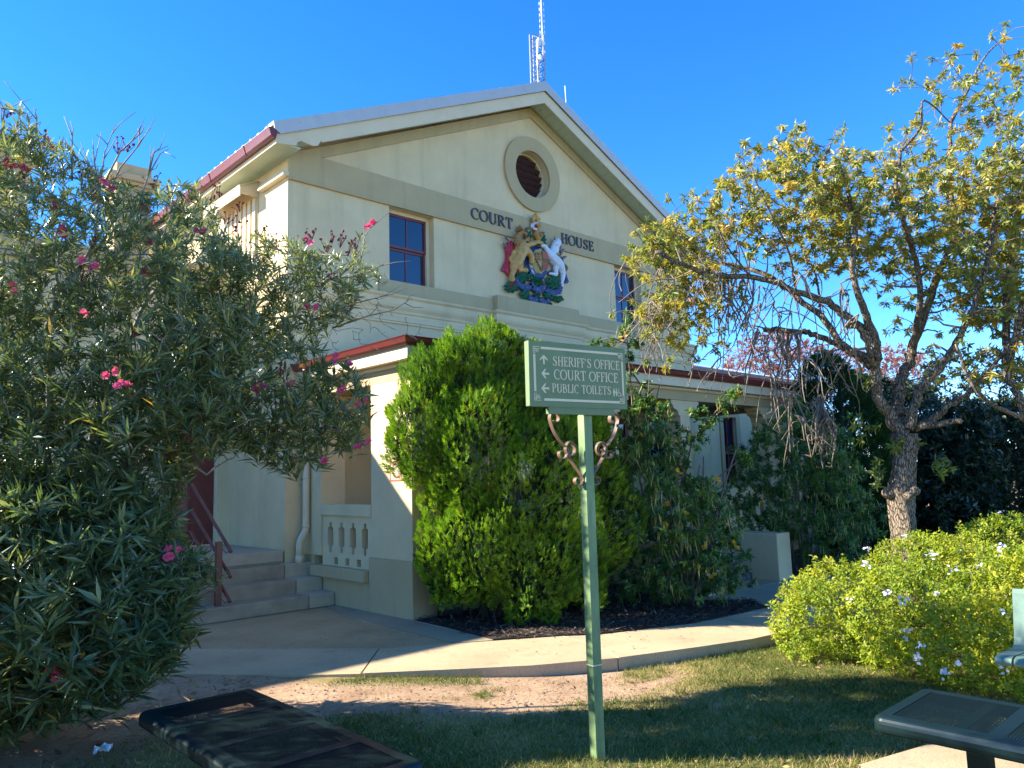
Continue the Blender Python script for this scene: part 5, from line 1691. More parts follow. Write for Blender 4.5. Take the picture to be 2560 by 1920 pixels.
def bench(name, label, x0, x1, y0, y1, zt, npan, base_z, legs, group='perforated steel benches'):
    """seat of npan perforated panels in a rolled edge frame, long axis along y"""
    B = thing(name, ((x0 + x1) / 2, (y0 + y1) / 2, base_z), label, 'bench', group)
    xm, ym = (x0 + x1) / 2, (y0 + y1) / 2
    mx_, my_ = .075, .07
    pl = (y1 - y0 - 2 * my_ - (npan - 1) * .065) / npan
    holes = []
    pans = []
    for k in range(npan):
        a = y0 + my_ + k * (pl + .065)
        pans.append((a, a + pl))
        holes.append([(x0 + mx_, a), (x1 - mx_, a), (x1 - mx_, a + pl), (x0 + mx_, a + pl)])
    # top sheet
    rc = .05
    out = []
    for cx, cy, a0 in ((x1 - rc, y1 - rc, 0), (x0 + rc, y1 - rc, 90), (x0 + rc, y0 + rc, 180), (x1 - rc, y0 + rc, 270)):
        for k in range(7):
            a = RAD(a0 + k * 15)
            out.append((cx + (rc - .028) * math.cos(a), cy + (rc - .028) * math.sin(a)))
    mb = MB()
    mb.plate(out, holes, lambda u, v, d: (u, v, d), zt, zt - .002)
    # rolled rim
    n = len(out)
    prof = [(0, 0), (.010, -.002), (.019, -.008), (.026, -.018), (.0285, -.031), (.0285, -.052), (.024, -.066), (.014, -.075), (.002, -.076), (.002, -.072), (.013, -.07), (.020, -.062), (.0245, -.05), (.0245, -.032), (.02, -.02), (.012, -.011), (0, -.0045)]
    vs, fs = [], []
    m = len(prof)
    for i, (x, y) in enumerate(out):
        nx_ = Vector((out[(i + 1) % n][1] - out[i - 1][1], -(out[(i + 1) % n][0] - out[i - 1][0])))
        nx_.normalize()
        for o, z in prof:
            vs.append((x + nx_.x * o, y + nx_.y * o, zt + z))
    for i in range(n):
        for j in range(m):
            fs.append((i * m + j, ((i + 1) % n) * m + j, ((i + 1) % n) * m + (j + 1) % m, i * m + (j + 1) % m))
    mb.add(vs, fs)
    mb.build('seat_frame', BGREEN, B, smooth=False)
    for a, b_ in pans:
        mb = MB()
        mb.add([(x0 + mx_ - .006, a - .006, zt - .0026), (x1 - mx_ + .006, a - .006, zt - .0026), (x1 - mx_ + .006, b_ + .006, zt - .0026), (x0 + mx_ - .006, b_ + .006, zt - .0026)], [(0, 1, 2, 3)])
        mb.build('perforated_panel', PERF, B)
    for ly in legs:
        mb = MB()
        mb.box(xm - .035, xm + .035, ly - .05, ly + .05, base_z, zt - .03)
        mb.box(xm - .12, xm + .12, ly - .1, ly + .1, base_z, base_z + .012)
        mb.box(x0 + .06, x1 - .06, ly - .03, ly + .03, zt - .06, zt - .008)
        mb.build('leg', BGREEN, B, bevel=.006)
    return B


bench('steel_bench', 'dark green perforated steel bench in front of the oleander', 1.37, 1.99, 2.70, 4.40, .45, 4, 0.0, (3.1, 4.0))
bench('steel_bench', 'dark green perforated steel bench standing on the pale concrete slab', 3.76, 4.42, -.30, 1.63, .45, 4, .012, (.2, 1.28))

# faded seat with a backrest, only its end in the picture
FG = paint('faded_pale_green_steel', (.13, .215, .165), .5, .2, 9, .1, 60, stains=(14, .35, (1, 1, 1)))
SB = thing('backrest_seat', (5.72, 1.2, -.05), 'faded pale green steel seat with backrest before the white flowered shrub', 'bench')
PRF = [(5.36, .425), (5.375, .448), (5.42, .457), (5.60, .445), (5.72, .44), (5.775, .455), (5.80, .50), (5.83, .64), (5.855, .77), (5.87, .795), (5.89, .79),
       (5.885, .765), (5.86, .64), (5.83, .49), (5.80, .43), (5.735, .405), (5.60, .41), (5.42, .405), (5.375, .405)]
for k in range(9):
    y0 = 1.55 - k * .10
    mb = MB()
    mb.plate(PRF, [], lambda u, v, d: (u, d, v), y0 - .088, y0)
    mb.build('seat_slat', FG, SB, bevel=.008)
for y0 in (1.25, .72):
    mb = MB()
    mb.box(5.55, 5.63, y0 - .04, y0 + .04, -.06, .404)
    mb.build('leg', FG, SB, bevel=.01)
# ------------------------------------------------------------------ lattice radio mast behind the building, whip aerial on the roof
GALV = paint('galvanised_steel', (.55, .57, .60), .35, .1, 8, .05, 60, metal=.6)
WFIB = paint('white_fibreglass', (.78, .78, .78), .3, .04, 8, 0)
DKST = paint('dark_lattice_steel', (.10, .13, .22), .5, .1, 8, 0)
MA = thing('radio_mast', (20.15, 19.68, -.1), 'lattice radio mast with white dipole antenna rising behind the roof ridge', 'radio mast')
LG = [(20.00, 19.86), (20.30, 19.98), (20.37, 19.45)]
ZT = [18.86, 19.0, 18.80]
for (x, y), z in zip(LG, ZT):
    mb = MB()
    mb.tube([(x, y, -.1), (x, y, z)], .030, 8)
    mb.build('mast_leg', GALV, MA, smooth=True)
mb = MB()
for k in range(47):
    z0 = .2 + k * .4
    for i in range(3):
        a, b = LG[i], LG[(i + 1) % 3]
        if i == 0:
            mb.tube([(*a, z0), (*b, z0)], .011, 5)
            mb.tube([(*a, z0 + .2), (*b, z0 + .2)], .011, 5)
        else:
            mb.tube([(*a, z0), (*b, z0 + .4)], .011, 5)
            mb.tube([(*a, z0 + .4), (*b, z0)], .011, 5)
mb.build('lattice', DKST, MA)
mb = MB()
ax, ay = 20.36, 19.43
mb.tube([(ax - .07, ay, 17.9), (ax - .10, ay, 20.25)], .028, 8)
for k in range(6):
    z = 18.85 + k * .24
    for s in (-1, 1):
        mb.tube([(ax - .085, ay, z), (ax - .085 + s * .065, ay - s * .06, z + .02)], .009, 5)
        mb.tube([(ax - .085 + s * .065, ay - s * .06, z - .07), (ax - .085 + s * .065, ay - s * .06, z + .09)], .011, 5)
mb.build('dipole_antenna', WFIB, MA, smooth=True)
mb = MB()
mb.tube([(20.17, 19.62, 16.5), (20.17, 19.62, 18.6)], .045, 8)
mb.tube([(20.13, 19.60, 17.3), (20.10, 19.58, 17.8)], .03, 8)
mb.build('feed_pipe', WFIB, MA, smooth=True)
mb = MB()
cx_, cy_, cz_ = 20.14, 19.50, 18.45
for i in range(6):
    pass
mb.ball((cx_, cy_, cz_), (.10, .05, .17), 14, 8, Matrix.Rotation(RAD(-40), 3, 'Z'))
mb.build('dish', paint('dish_grey', (.6, .62, .66), .5, .05, 8, 0), MA, smooth=True)
mb = MB()
mb.box(20.12, 20.26, 19.46, 19.58, 17.72, 17.9)
mb.box(20.28, 20.38, 19.40, 19.52, 18.02, 18.14)
mb.box(20.30, 20.40, 19.42, 19.50, 18.4, 18.5)
mb.build('equipment_box', WFIB, MA, bevel=.01)
mb = MB()
mb.tube([(20.10, 19.55, 17.6), (20.06, 19.55, 17.8), (20.12, 19.55, 18.0), (20.3, 19.5, 18.05), (20.33, 19.5, 18.3)], .014, 6)
mb.tube([(20.14, 19.55, 16.9), (20.08, 19.54, 17.2), (20.13, 19.55, 17.5)], .016, 6)
mb.build('cables', plain('black_cable', (.02, .02, .03), .5), MA, smooth=True)
WA = thing('whip_aerial', (10.80, 9.75, 8.78), 'thin white whip aerial on the right roof slope', 'aerial')
mb = MB()
mb.tube([(10.80, 9.75, 8.80), (10.775, 9.75, 9.36)], [.012, .008], 8)
mb.build('rod', WFIB, WA, smooth=True)
mb = MB()
mb.obox((10.81, 9.75, 8.80), (.045, 0, -.02), (0, .02, 0), (0, 0, .018))
mb.build('bracket', GALV, WA)

# red outlined notice on the porch pier, half hidden by the conifer
NO = thing('notice', (5.31, 7.80, 1.76), 'red edged notice on the porch pier behind the conifer edge', 'notice')
mb = MB()
mb.plate([(7.62, 1.60), (7.93, 1.60), (7.93, 1.88), (7.62, 1.88)], [], lambda u, v, d: (PX0 - .001 - d, u, v), 0, .004)
mb.build('notice_panel', paint('pale_notice', (.62, .50, .40), .5, .05, 8, 0), NO)
mb = MB()
mb.plate([(7.62, 1.60), (7.93, 1.60), (7.93, 1.88), (7.62, 1.88)], [[(7.64, 1.62), (7.91, 1.62), (7.91, 1.86), (7.64, 1.86)]], lambda u, v, d: (PX0 - .005 - d, u, v), 0, .003)
mb.plate(circ(7.775, 1.74, .105, 28), [circ(7.775, 1.74, .08, 28)], lambda u, v, d: (PX0 - .005 - d, u, v), 0, .003)
mb.build('notice_print', paint('notice_red', (.55, .10, .07), .5, .05, 8, 0), NO)

# black plastic pot lying by the porch wall
t_ = thing('plant_pot', (5.72, 7.12, .02), 'black plastic plant pot lying on its side in the mulch by the porch pier', 'pot')
mb = MB()
ax_ = Vector((.80, -.55, .03)).normalized()
c0 = Vector((5.64, 7.20, .155))
prof = [(-.15, .105), (-.14, .112), (.10, .135), (.10, .148), (.14, .15), (.14, .138), (.10, .126), (-.13, .10), (-.13, .0)]
U = ax_.orthogonal().normalized()
Wv = ax_.cross(U)
vs, fs = [], []
for i in range(20):
    a = 2 * math.pi * i / 20
    for h, r_ in [(-.15, .0)] + prof:
        vs.append(c0 + ax_ * h + (U * math.cos(a) + Wv * math.sin(a)) * r_)
k = len(prof) + 1
for i in range(20):
    for j in range(k - 1):
        fs.append((i * k + j, i * k + j + 1, ((i + 1) % 20) * k + j + 1, ((i + 1) % 20) * k + j))
mb.add(vs, fs)
mb.build('pot_body', paint('black_plastic', (.02, .02, .022), .45, .1, 8, 0), t_, smooth=True)

# crumpled white wrapper on the soil in the left corner
mb = MB()
c = Vector((1.46, 5.28, 0))
n = 7
vs = []
for i in range(n):
    for j in range(n):
        u, v = i / (n - 1) - .5, j / (n - 1) - .5
        vs.append((c.x + u * .10 + v * .03, c.y + v * .075, .012 + .035 * abs(math.sin(5 * u + 3 * v)) + .02 * abs(math.cos(7 * v - 2 * u))))
mb.add(vs, [(i * n + j, (i + 1) * n + j, (i + 1) * n + j + 1, i * n + j + 1) for i in range(n - 1) for j in range(n - 1)])
wr = mb.build('paper_wrapper', paint('white_paper', (.7, .72, .75), .7, .05, 20, 0), None, (1.46, 5.28, 0))
tag(wr, 'crumpled white paper wrapper on the soil beside the left bench', 'litter')
# ------------------------------------------------------------------ plants
def barkmat(name, c0, c1, c2, scale=1.0, dist=.03):
    t = NT(name)
    tc = t.n('TexCoord')
    mp = t.n('Mapping')
    mp.inputs['Scale'].default_value = (62 * scale, 62 * scale, 13 * scale)
    t.l(tc.outputs['Object'], mp.inputs['Vector'])
    vo = t.n('TexVoronoi', feature='DISTANCE_TO_EDGE')
    vo.inputs['Scale'].default_value = 1.0
    vo.inputs['Randomness'].default_value = 1.0
    nz = t.n('TexNoise')
    nz.inputs['Scale'].default_value = 1.2
    t.l(mp.outputs[0], nz.inputs['Vector'])
    wp = t.mix(.45, mp.outputs[0], nz.outputs['Color'], 'ADD')
    t.l(wp, vo.inputs['Vector'])
    crack = t.ramp(vo.outputs['Distance'], [(.01, (0, 0, 0)), (.14, (1, 1, 1))])
    n2 = t.noise(5, 6, .65)
    base = t.mix(t.ramp(n2, [(.35, (0, 0, 0)), (.65, (1, 1, 1))]), c1, c2)
    t.l(t.mix(crack, c0, base), t.b.inputs['Base Color'])
    t.b.inputs['Roughness'].default_value = .9
    t.b.inputs['Specular IOR Level'].default_value = .15
    t.bump(crack, .9, dist)
    return t.m


BARK = barkmat('cracked_grey_bark', (.09, .068, .048), (.20, .155, .112), (.30, .235, .17))
TWIG = paint('grey_brown_twigs', (.16, .125, .095), .85, .3, 9, .3, 60)
PALETWIG = paint('pale_bare_twigs', (.22, .175, .13), .85, .3, 9, .3, 60)
OLTWIG = paint('oleander_stems', (.27, .235, .18), .8, .3, 9, .3, 60)
DKTWIG = paint('dark_stems', (.05, .04, .032), .9, .3, 9, .3, 60)


def flower(P, size, petals, axis, mb, cup=.35, r=None):
    """one blossom of rounded petals facing along axis"""
    ax = Vector(axis).normalized()
    U = ax.orthogonal().normalized()
    V = ax.cross(U)
    P = Vector(P)
    ph = random.random() * 6
    for k in range(petals):
        a = 2 * math.pi * k / petals + ph
        d = U * math.cos(a) + V * math.sin(a)
        s = ax.cross(d)
        ln = size * random.uniform(.85, 1.1)
        w = ln * (1.25 if petals <= 5 else .8)
        pts = [P, P + d * ln * .45 - s * w * .42 + ax * ln * cup * .4, P + d * ln * .95 - s * w * .25 + ax * ln * cup, P + d * ln * 1.0 + ax * ln * cup * .8,
               P + d * ln * .95 + s * w * .25 + ax * ln * cup, P + d * ln * .45 + s * w * .42 + ax * ln * cup * .4]
        mb.add(pts, [(0, 1, 2, 3), (0, 3, 4, 5)])


def petalmat(name, col, tr=.35):
    t = NT(name)
    t.l(t.ramp(t.noise(40, 3, .6), [(.3, mul(col, .75)), (.7, mul(col, 1.15))]), t.b.inputs['Base Color'])
    t.b.inputs['Roughness'].default_value = .6
    x = t.n('BsdfTranslucent')
    x.inputs[0].default_value = (*col, 1)
    mx = t.n('MixShader')
    mx.inputs[0].default_value = tr
    t.l(t.b.outputs[0], mx.inputs[1])
    t.l(x.outputs[0], mx.inputs[2])
    t.l(mx.outputs[0], t.o.inputs[0])
    return t.m


# ---- oleander
OL = thing('oleander', OB, 'large oleander shrub with long dark leaves and pink flowers left of the steps', 'shrub')
R1 = np.random.default_rng(3)
nodes, rad = [], []
mb = MB()
for st in [q for i, q in enumerate(OLE_STEMS) if i not in (7, 10)]:
    m = len(st)
    rr = [.024 * (1 - .72 * i / (m - 1)) for i in range(m)]
    if st[0][2] > .5:
        rr = [q * .6 for q in rr]
    fine = []
    for i in range(m - 1):
        for k in range(4):
            f = k / 4
            w = np.array(st[i]) * (1 - f) + np.array(st[i + 1]) * f + R1.normal(size=3) * .012
            fine.append(w)
    fine.append(np.array(st[-1]))
    fr = np.interp(np.linspace(0, m - 1, len(fine)), range(m), rr)
    mb.tube(fine, list(fr), 7)
    nodes += fine
    rad += list(fr)
T1 = np.concatenate([volume_pts(2250, OLE_OUT, OB, .50, R1, shell=.4, bias=.15), volume_pts(600, OLE_RIGHT, OB2, .55, R1, shell=.2, bias=.0),
                     volume_pts(650, OLE_LOW, OB, .95, R1, shell=1.2, bias=-.05),
                     ellipsoids(1000, [(-.95, 5.55, 1.5, .95, .85, 1.45), (-1.5, 5.0, 1.7, .9, .8, 1.6), (-1.9, 4.2, 1.6, .8, .8, 1.5), (-.35, 4.75, 2.5, .75, .65, 1.2)], R1, .3)[0]])  # unseen foliage added left of frame to shade the bench and lawn
for q in ((-.9, 5.5), (-1.5, 5.0), (-1.9, 4.2)):
    P = [np.array((q[0], q[1], 0.)) * (1 - f) + np.array((q[0] + .1, q[1], 1.8)) * f for f in np.linspace(0, 1, 8)]
    mb.tube(P, [.022, .008], 6)
    nodes += P
    rad += [.012] * 8
low = T1[:, 2] < .12
T1 = T1[~low]
E1 = grow(mb, nodes, rad, T1, R1, .0042, .16, .22, -.10, 4)
TB1 = volume_pts(75, OLE_BARE, OB2, .3, R1)
grow(mb, nodes, rad, TB1, R1, .0022, .1, .35, .05, 4, from_low=False)
for tw in OLE_TWIGS:
    mb.tube(tw, [.008, .0022], 5)
    for k in range(3):
        i = random.randrange(len(tw) - 1)
        a = Vector(tw[i]).lerp(Vector(tw[i + 1]), random.random())
        d = (Vector(tw[-1]) - Vector(tw[0])).normalized() + Vector(R1.normal(size=3)) * .5
        mb.tube([a, a + d * .07, a + d * .14 + Vector(R1.normal(size=3)) * .02], [.004, .002], 4)
mb.build('branches', OLTWIG, OL, smooth=True)
ax = norm(E1 * .55 + np.array([-.1, -.12, .75]) + R1.normal(size=E1.shape) * .38)
# low shoots near the reader carry bigger leaves
near = np.clip(1.38 - T1[:, 2] * .20, .70, 1.32)
B, D, N = whorls(T1, ax, 19, (.35, 1.25), .17, .10, R1)
LL = np.repeat(near, 19) * R1.uniform(.095, .155, len(B))
DR = np.repeat(np.clip((2.2 - T1[:, 2]) * .12, -.05, .22), 19)
D[:, 2] -= DR
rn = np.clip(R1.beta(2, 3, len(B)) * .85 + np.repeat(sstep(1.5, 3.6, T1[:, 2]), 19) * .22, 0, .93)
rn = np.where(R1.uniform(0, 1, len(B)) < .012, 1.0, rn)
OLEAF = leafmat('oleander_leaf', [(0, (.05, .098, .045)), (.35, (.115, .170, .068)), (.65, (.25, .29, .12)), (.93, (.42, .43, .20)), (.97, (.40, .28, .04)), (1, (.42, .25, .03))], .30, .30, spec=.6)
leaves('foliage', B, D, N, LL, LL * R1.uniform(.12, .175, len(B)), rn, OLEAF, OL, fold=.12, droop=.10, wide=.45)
PINK = petalmat('pink_petals', (.82, .13, .24))
DEADF = petalmat('withered_flowers', (.20, .03, .03), .15)
for p in OLE_FLOWERS:
    mb = MB()
    for k in range(random.choice((2, 3, 3))):
        q = Vector(p) + Vector(R1.normal(size=3)) * .02
        flower(q, .028, 5, Vector((-.45, -.6, .5)) + Vector(R1.normal(size=3)) * .35, mb, .4)
        flower(q + Vector((0, 0, .006)), .02, 5, Vector((-.45, -.6, .5)) + Vector(R1.normal(size=3)) * .35, mb, .8)
    mb.build('flower', PINK, OL)
for p in OLE_DEAD:
    mb = MB()
    for k in range(7):
        q = Vector(p) + Vector(R1.normal(size=3)) * .03
        mb.tube([Vector(p) - Vector((0, 0, .06)), q], [.0022, .0018], 4)
        flower(q, random.uniform(.007, .013), 5, Vector(R1.normal(size=3)) + Vector((0, 0, .6)), mb, 1.2)
    mb.build('seed_head', DEADF, OL)

# ---- clipped-looking conifer in front of the porch: upright flat sprays
CL = np.array(CON_LOBES)
CF = thing('golden_conifer', (6.0, 6.85, 0), 'bright green bushy conifer in the mulch bed covering the porch front', 'conifer')
R2 = np.random.default_rng(7)
mb = MB()
for dx, dy, h in ((0, 0, 1.9), (.10, -.06, 1.6), (-.16, .05, 1.2), (.24, -.12, 1.3), (.6, -.3, 1.2)):
    mb.tube([(6.0 + dx * .5, 6.85 + dy * .5, -.03), (6.0 + dx, 6.85 + dy, .35), (6.0 + dx * 2.2, 6.85 + dy * 2.0, h * .6), (6.0 + dx * 3, 6.85 + dy * 2.5, h)], [.055, .02], 7)
for k in range(26):
    a = R2.uniform(0, 6.28)
    s = Vector((6.0, 6.85, R2.uniform(.2, .5)))
    e = s + Vector((math.cos(a) * .5, math.sin(a) * .4 - .25, R2.uniform(-.25, .15)))
    mb.tube([s, s.lerp(e, .5) + Vector((0, 0, .05)), e, e + Vector((.02, -.03, -.14))], [.010, .003], 4)
mb.build('trunk', DKTWIG, CF, smooth=True)


def sprays(lobes, n, size, r, surf, zmin=.12, tiers=5, clump=.04):
    """flat upright fans of scale leaves: each spray is a few levels of narrow blades"""
    P, Nn = ellipsoids(n, lobes, r, surf)
    k = P[:, 2] > zmin
    P, Nn = P[k], Nn[k]
    m = len(P)
    h = P @ np.array([.731, -.682, 0])
    cn = (fbm(h * 3.6, P[:, 2] * 2.4 + P[:, 1] * .7, 91) - .47) * 1.15 + (fbm(h * 12, P[:, 2] * 5, 97) - .47) * .5
    P = P + Nn * (cn * 2.6 * clump)[:, None]
    up = np.array([0, 0, 1.])
    ax = norm(Nn * r.uniform(.35, 1.0, (m, 1)) + up * r.uniform(.40, .95, (m, 1)) + r.normal(size=(m, 3)) * .22)
    # plane of the fan roughly holds the outward direction and the vertical
    side = norm(np.cross(ax, np.cross(ax, up) + r.normal(size=(m, 3)) * .8))
    Bs, Ds, Ns, Ls, Ws = [], [], [], [], []
    sz = size * r.uniform(.7, 1.3, m)[:, None]
    nrm = np.cross(ax, side)
    for t_ in range(tiers):
        f = t_ / (tiers - 1)
        base = P + ax * sz * (f * .75 - .45)
        for s in (-1, 1):
            ang = (.75 - .45 * f) * s
            d = ax * math.cos(ang) + side * math.sin(ang) + r.normal(size=(m, 3)) * .12
            Bs.append(base)
            Ds.append(d)
            Ns.append(nrm + r.normal(size=(m, 3)) * .3)
            Ls.append((sz[:, 0] * (.55 - .2 * f)) * r.uniform(.8, 1.2, m))
            Ws.append(sz[:, 0] * .10)
    Bs.append(P - ax * sz * .45)
    Ds.append(ax)
    Ns.append(nrm)
    Ls.append(sz[:, 0] * 1.25)
    Ws.append(sz[:, 0] * .10)
    reps = len(Bs)
    rnd = r.uniform(0, 1, m)
    return np.concatenate(Bs), np.concatenate(Ds), np.concatenate(Ns), np.concatenate(Ls), np.concatenate(Ws), rnd, reps, P


def conifer_foliage(name, lobes, n, size, r, surf, mt, parent, zmin=.12, clump=.04):
    B, D, N, L, W, rnd, reps, P = sprays(lobes, n, size, r, surf, zmin, 4, clump)
    cl = fbm(P[:, 0] * 3.1 + P[:, 1] * 2.3, P[:, 2] * 3.1 + P[:, 1], 41)
    rv = np.clip(rnd * .55 + (cl - .28) * .75, 0, .97)
    rv = np.where(r.uniform(0, 1, len(rv)) < .012, 1.0, rv)
    return leaves(name, B, D, N, L, W, np.tile(rv, reps), mt, parent, fold=.05, droop=.0, wide=.5)


CONM = leafmat('golden_conifer_scales', [(0, (.055, .13, .016)), (.4, (.14, .26, .020)), (.75, (.30, .42, .026)), (.97, (.46, .52, .034)), (1, (.26, .17, .07))], .55, .33, (1.2, 1.3, .4), spec=.25)
conifer_foliage('foliage', CL, 30000, .076, R2, .9, CONM, CF, clump=.20)
DEEP = leafmat('conifer_inner_shade', [(0, (.012, .03, .010)), (1, (.035, .06, .015))], .7, .2, spec=.2)  # inner sprays coloured darker to paint in the shaded gaps
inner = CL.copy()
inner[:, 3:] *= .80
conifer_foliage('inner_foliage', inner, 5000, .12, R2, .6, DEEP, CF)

# ---- dark conifer further right
DL = np.array(DCON_LOBES)
DC = thing('dark_conifer', (11.6, 9.0 - 1.6, 0), 'rounded dark green conifer behind the shrubs at the end of the porch', 'conifer')
mb = MB()
c0 = DL[:, :2].mean(0)
DC.location = (c0[0], c0[1], 0)
ORG[DC.name] = Vector((c0[0], c0[1], 0))
mb.tube([(c0[0], c0[1], -.05), (c0[0], c0[1], 3.2)], [.09, .03], 8)
mb.build('trunk', DKTWIG, DC, smooth=True)
DCM = leafmat('dark_conifer_scales', [(0, (.010, .035, .010)), (.6, (.022, .065, .014)), (1, (.045, .10, .018))], .6, .25, spec=.2)
lob2 = [tuple(q) for q in DL] + [(c0[0], c0[1], .9, .8, .7, .9)]
conifer_foliage('foliage', lob2, 9000, .13, R2, .8, DCM, DC)

# ---- shrubs with yellow flowers and hanging pods
SLEAF = leafmat('senna_leaf', [(0, (.030, .085, .026)), (.45, (.065, .155, .038)), (.8, (.16, .28, .052)), (1, (.30, .40, .08))], .38, .35, spec=.4)
PODM = leafmat('hanging_pods', [(0, (.20, .25, .06)), (.6, (.40, .42, .12)), (1, (.45, .36, .13))], .5, .25)
YEL = petalmat('yellow_petals', (.80, .42, .015))


def senna(name, label, base, outline, extra_lines, tufts, flowers, n, depth, seed, group=None, bias=-.1):
    r = np.random.default_rng(seed)
    S = thing(name, base, label, 'shrub', group)
    mb = MB()
    nodes, rad = [], []
    base = np.array(base)
    for k in range(9):
        a, h = r.uniform(-.8, .8), r.uniform(1.2, 2.2)
        e = base + RT * a + FW * r.uniform(-.5, .5) + np.array([0, 0, h])
        m_ = base + (e - base) * .5 + RT * r.normal() * .1 + np.array([0, 0, .1])
        s = base + RT * a * .2 + np.array([0, 0, -.03])
        P = [s * (1 - t) ** 2 + 2 * m_ * t * (1 - t) + e * t * t for t in np.linspace(0, 1, 9)]
        rr = list(np.linspace(.022, .007, 9))
        mb.tube(P, rr, 6)
        nodes += P
        rad += rr
    for ln in extra_lines:
        mb.tube(ln, [.013, .005], 6)
        nodes += [np.array(q) for q in ln]
        rad += [.007] * len(ln)
    T = volume_pts(n, outline, base, depth, r, shell=.9, bias=bias)
    T = T + r.normal(size=T.shape) * .09
    for q in range(7):
        a = T[r.integers(0, len(T))] * 1.0
        if a[2] < 1.2:
            continue
        d = RT * r.uniform(-.5, .5) - FW * .2 + np.array([0, 0, r.uniform(.5, .9)])
        ln = [a - d * .5, a, a + d * .30, a + d * .52 + np.array([0, 0, -.03])]
        mb.tube(ln, [.008, .003], 5)
        nodes += ln
        rad += [.005] * 4
        T = np.concatenate([T, [ln[2], ln[3], ln[3] - np.array([0, 0, .06]), ln[2] + r.normal(size=3) * .05]])
    T = T[T[:, 2] > .1]
    if len(tufts):
        tf = np.array(tufts)
        T = np.concatenate([T, tf, tf + r.normal(size=tf.shape) * .05, tf + r.normal(size=tf.shape) * .07])
    E = grow(mb, nodes, rad, T, r, .003, .14, .25, .02, 4)
    mb.build('stems', TWIG, S, smooth=True)
    ax = norm(E * .5 + np.array([-.15, -.2, .55]) + r.normal(size=E.shape) * .45)
    B, D, N = whorls(T, ax, 30, (.5, 1.45), .14, .2, r)
    L = r.uniform(.045, .085, len(B))
    rn = np.clip(np.repeat(r.uniform(0, 1, len(T)), 30) * .5 + r.uniform(0, .5, len(B)), 0, 1)
    leaves('foliage', B, D, N, L, L * .40, rn, SLEAF, S, fold=.12, droop=.2)
    k = r.choice(len(T), int(len(T) * .45), replace=False)
    Bp = np.repeat(T[k], 4, 0) + r.normal(size=(len(k) * 4, 3)) * .03
    Dp = np.array([0, 0, -1.]) + r.normal(size=Bp.shape) * .22
    leaves('pods', Bp, Dp, rdir(len(Bp), 0, r), r.uniform(.13, .23, len(Bp)), .011, r.uniform(0, 1, len(Bp)), PODM, S, fold=.1, droop=-.05, wide=.5)
    for p in flowers:
        mb = MB()
        for q in range(2):
            flower(Vector(p) + Vector(r.normal(size=3)) * .02, .030, 5, Vector((-.4, -.6, .5)) + Vector(r.normal(size=3)) * .3, mb, .5)
        mb.build('flower', YEL, S)
    return S


senna('flowering_shrub', 'leafy shrub with yellow flowers and hanging pods beside the golden conifer', S1B, SENNA1, SENNA1_UP, SENNA1_TUFT, SENNA1_FL, 720, .7, 21, 'yellow flowered shrubs')
senna('flowering_shrub', 'dark shrub with yellow flowers and hanging pods right of the low cheek wall', S2B, SENNA2, [], [], SENNA2_FL, 780, .8, 22, 'yellow flowered shrubs', bias=-.2)

# ---- white flowered low shrub (plumbago) on the right
PL = [(6.80, 3.38, .25, .45, .40, .40), (7.15, 3.25, .32, .60, .50, .48), (7.0, 2.55, .32, .70, .62, .52), (6.70, 2.05, .22, .52, .48, .42), (7.9, 2.75, .42, .80, .70, .58), (7.4, 1.75, .36, .85, .75, .62),
      (8.6, 2.2, .45, .9, .8, .70), (8.2, 1.2, .45, .9, .8, .70), (7.0, 1.15, .30, .7, .6, .50), (6.60, 1.55, .18, .45, .42, .36), (9.3, 1.7, .45, .9, .8, .72)]
PB = thing('plumbago', (7.4, 2.3, -.08), 'spreading yellow green shrub with pale blue white flower clusters behind the right bench', 'shrub')
R5 = np.random.default_rng(9)
Pp, Pn = ellipsoids(6200, PL, R5, .7)
k = Pp[:, 2] > -.03
Pp, Pn = Pp[k], Pn[k]
P2, N2 = ellipsoids(2600, [(q[0], q[1], q[2] * .8, q[3] * .85, q[4] * .85, q[5] * .8) for q in PL], R5, .2)
Pp, Pn = np.concatenate([Pp, P2[P2[:, 2] > -.03]]), np.concatenate([Pn, N2[P2[:, 2] > -.03]])
mb = MB()
nodes = [np.array((q[0] + R5.normal() * .15, q[1] + R5.normal() * .15, z)) for q in PL for z in (-.05, .1, .2, .3)]
k = R5.choice(len(Pp), 420, replace=False)
E = grow(mb, nodes, [.008] * len(nodes), Pp[k], R5, .0022, .14, .2, 0, 4)
upl = []
for q in [(7.35, 1.55, 1.05), (7.1, 2.1, .98), (8.35, 2.0, 1.25), (7.7, 2.4, 1.1), (7.55, 3.0, .95), (6.95, 3.4, .80), (8.4, 1.6, 1.3)]:
    s = Vector((q[0] + .05, q[1], q[2] - .45))
    mb.tube([s, Vector(q)], [.004, .002], 4)
    upl += [np.array(s.lerp(Vector(q), f)) for f in np.linspace(.3, 1, 6)]
mb.build('stems', TWIG, PB)
Pp = np.concatenate([Pp, np.array(upl)])
Pn = np.concatenate([Pn, np.tile([0, 0, 1.], (len(upl), 1))])
ax = norm(Pn * .6 + np.array([-.25, .1, .8]) + R5.normal(size=Pp.shape) * .4)
B, D, N = whorls(Pp, ax, 14, (.5, 1.4), .10, .2, R5)
B += R5.normal(size=B.shape) * .012
L = R5.uniform(.024, .048, len(B))
cl = np.repeat(fbm(Pp[:, 0] * 3, Pp[:, 1] * 3 + Pp[:, 2] * 2, 51), 14)
rn = np.clip(R5.uniform(0, 1, len(B)) * .6 + (cl - .3) * .8, 0, 1)
PLM = leafmat('plumbago_leaf', [(0, (.12, .21, .020)), (.4, (.28, .37, .030)), (.75, (.48, .48, .045)), (1, (.62, .48, .07))], .5, .5, (1.15, 1.1, .35), spec=.3)
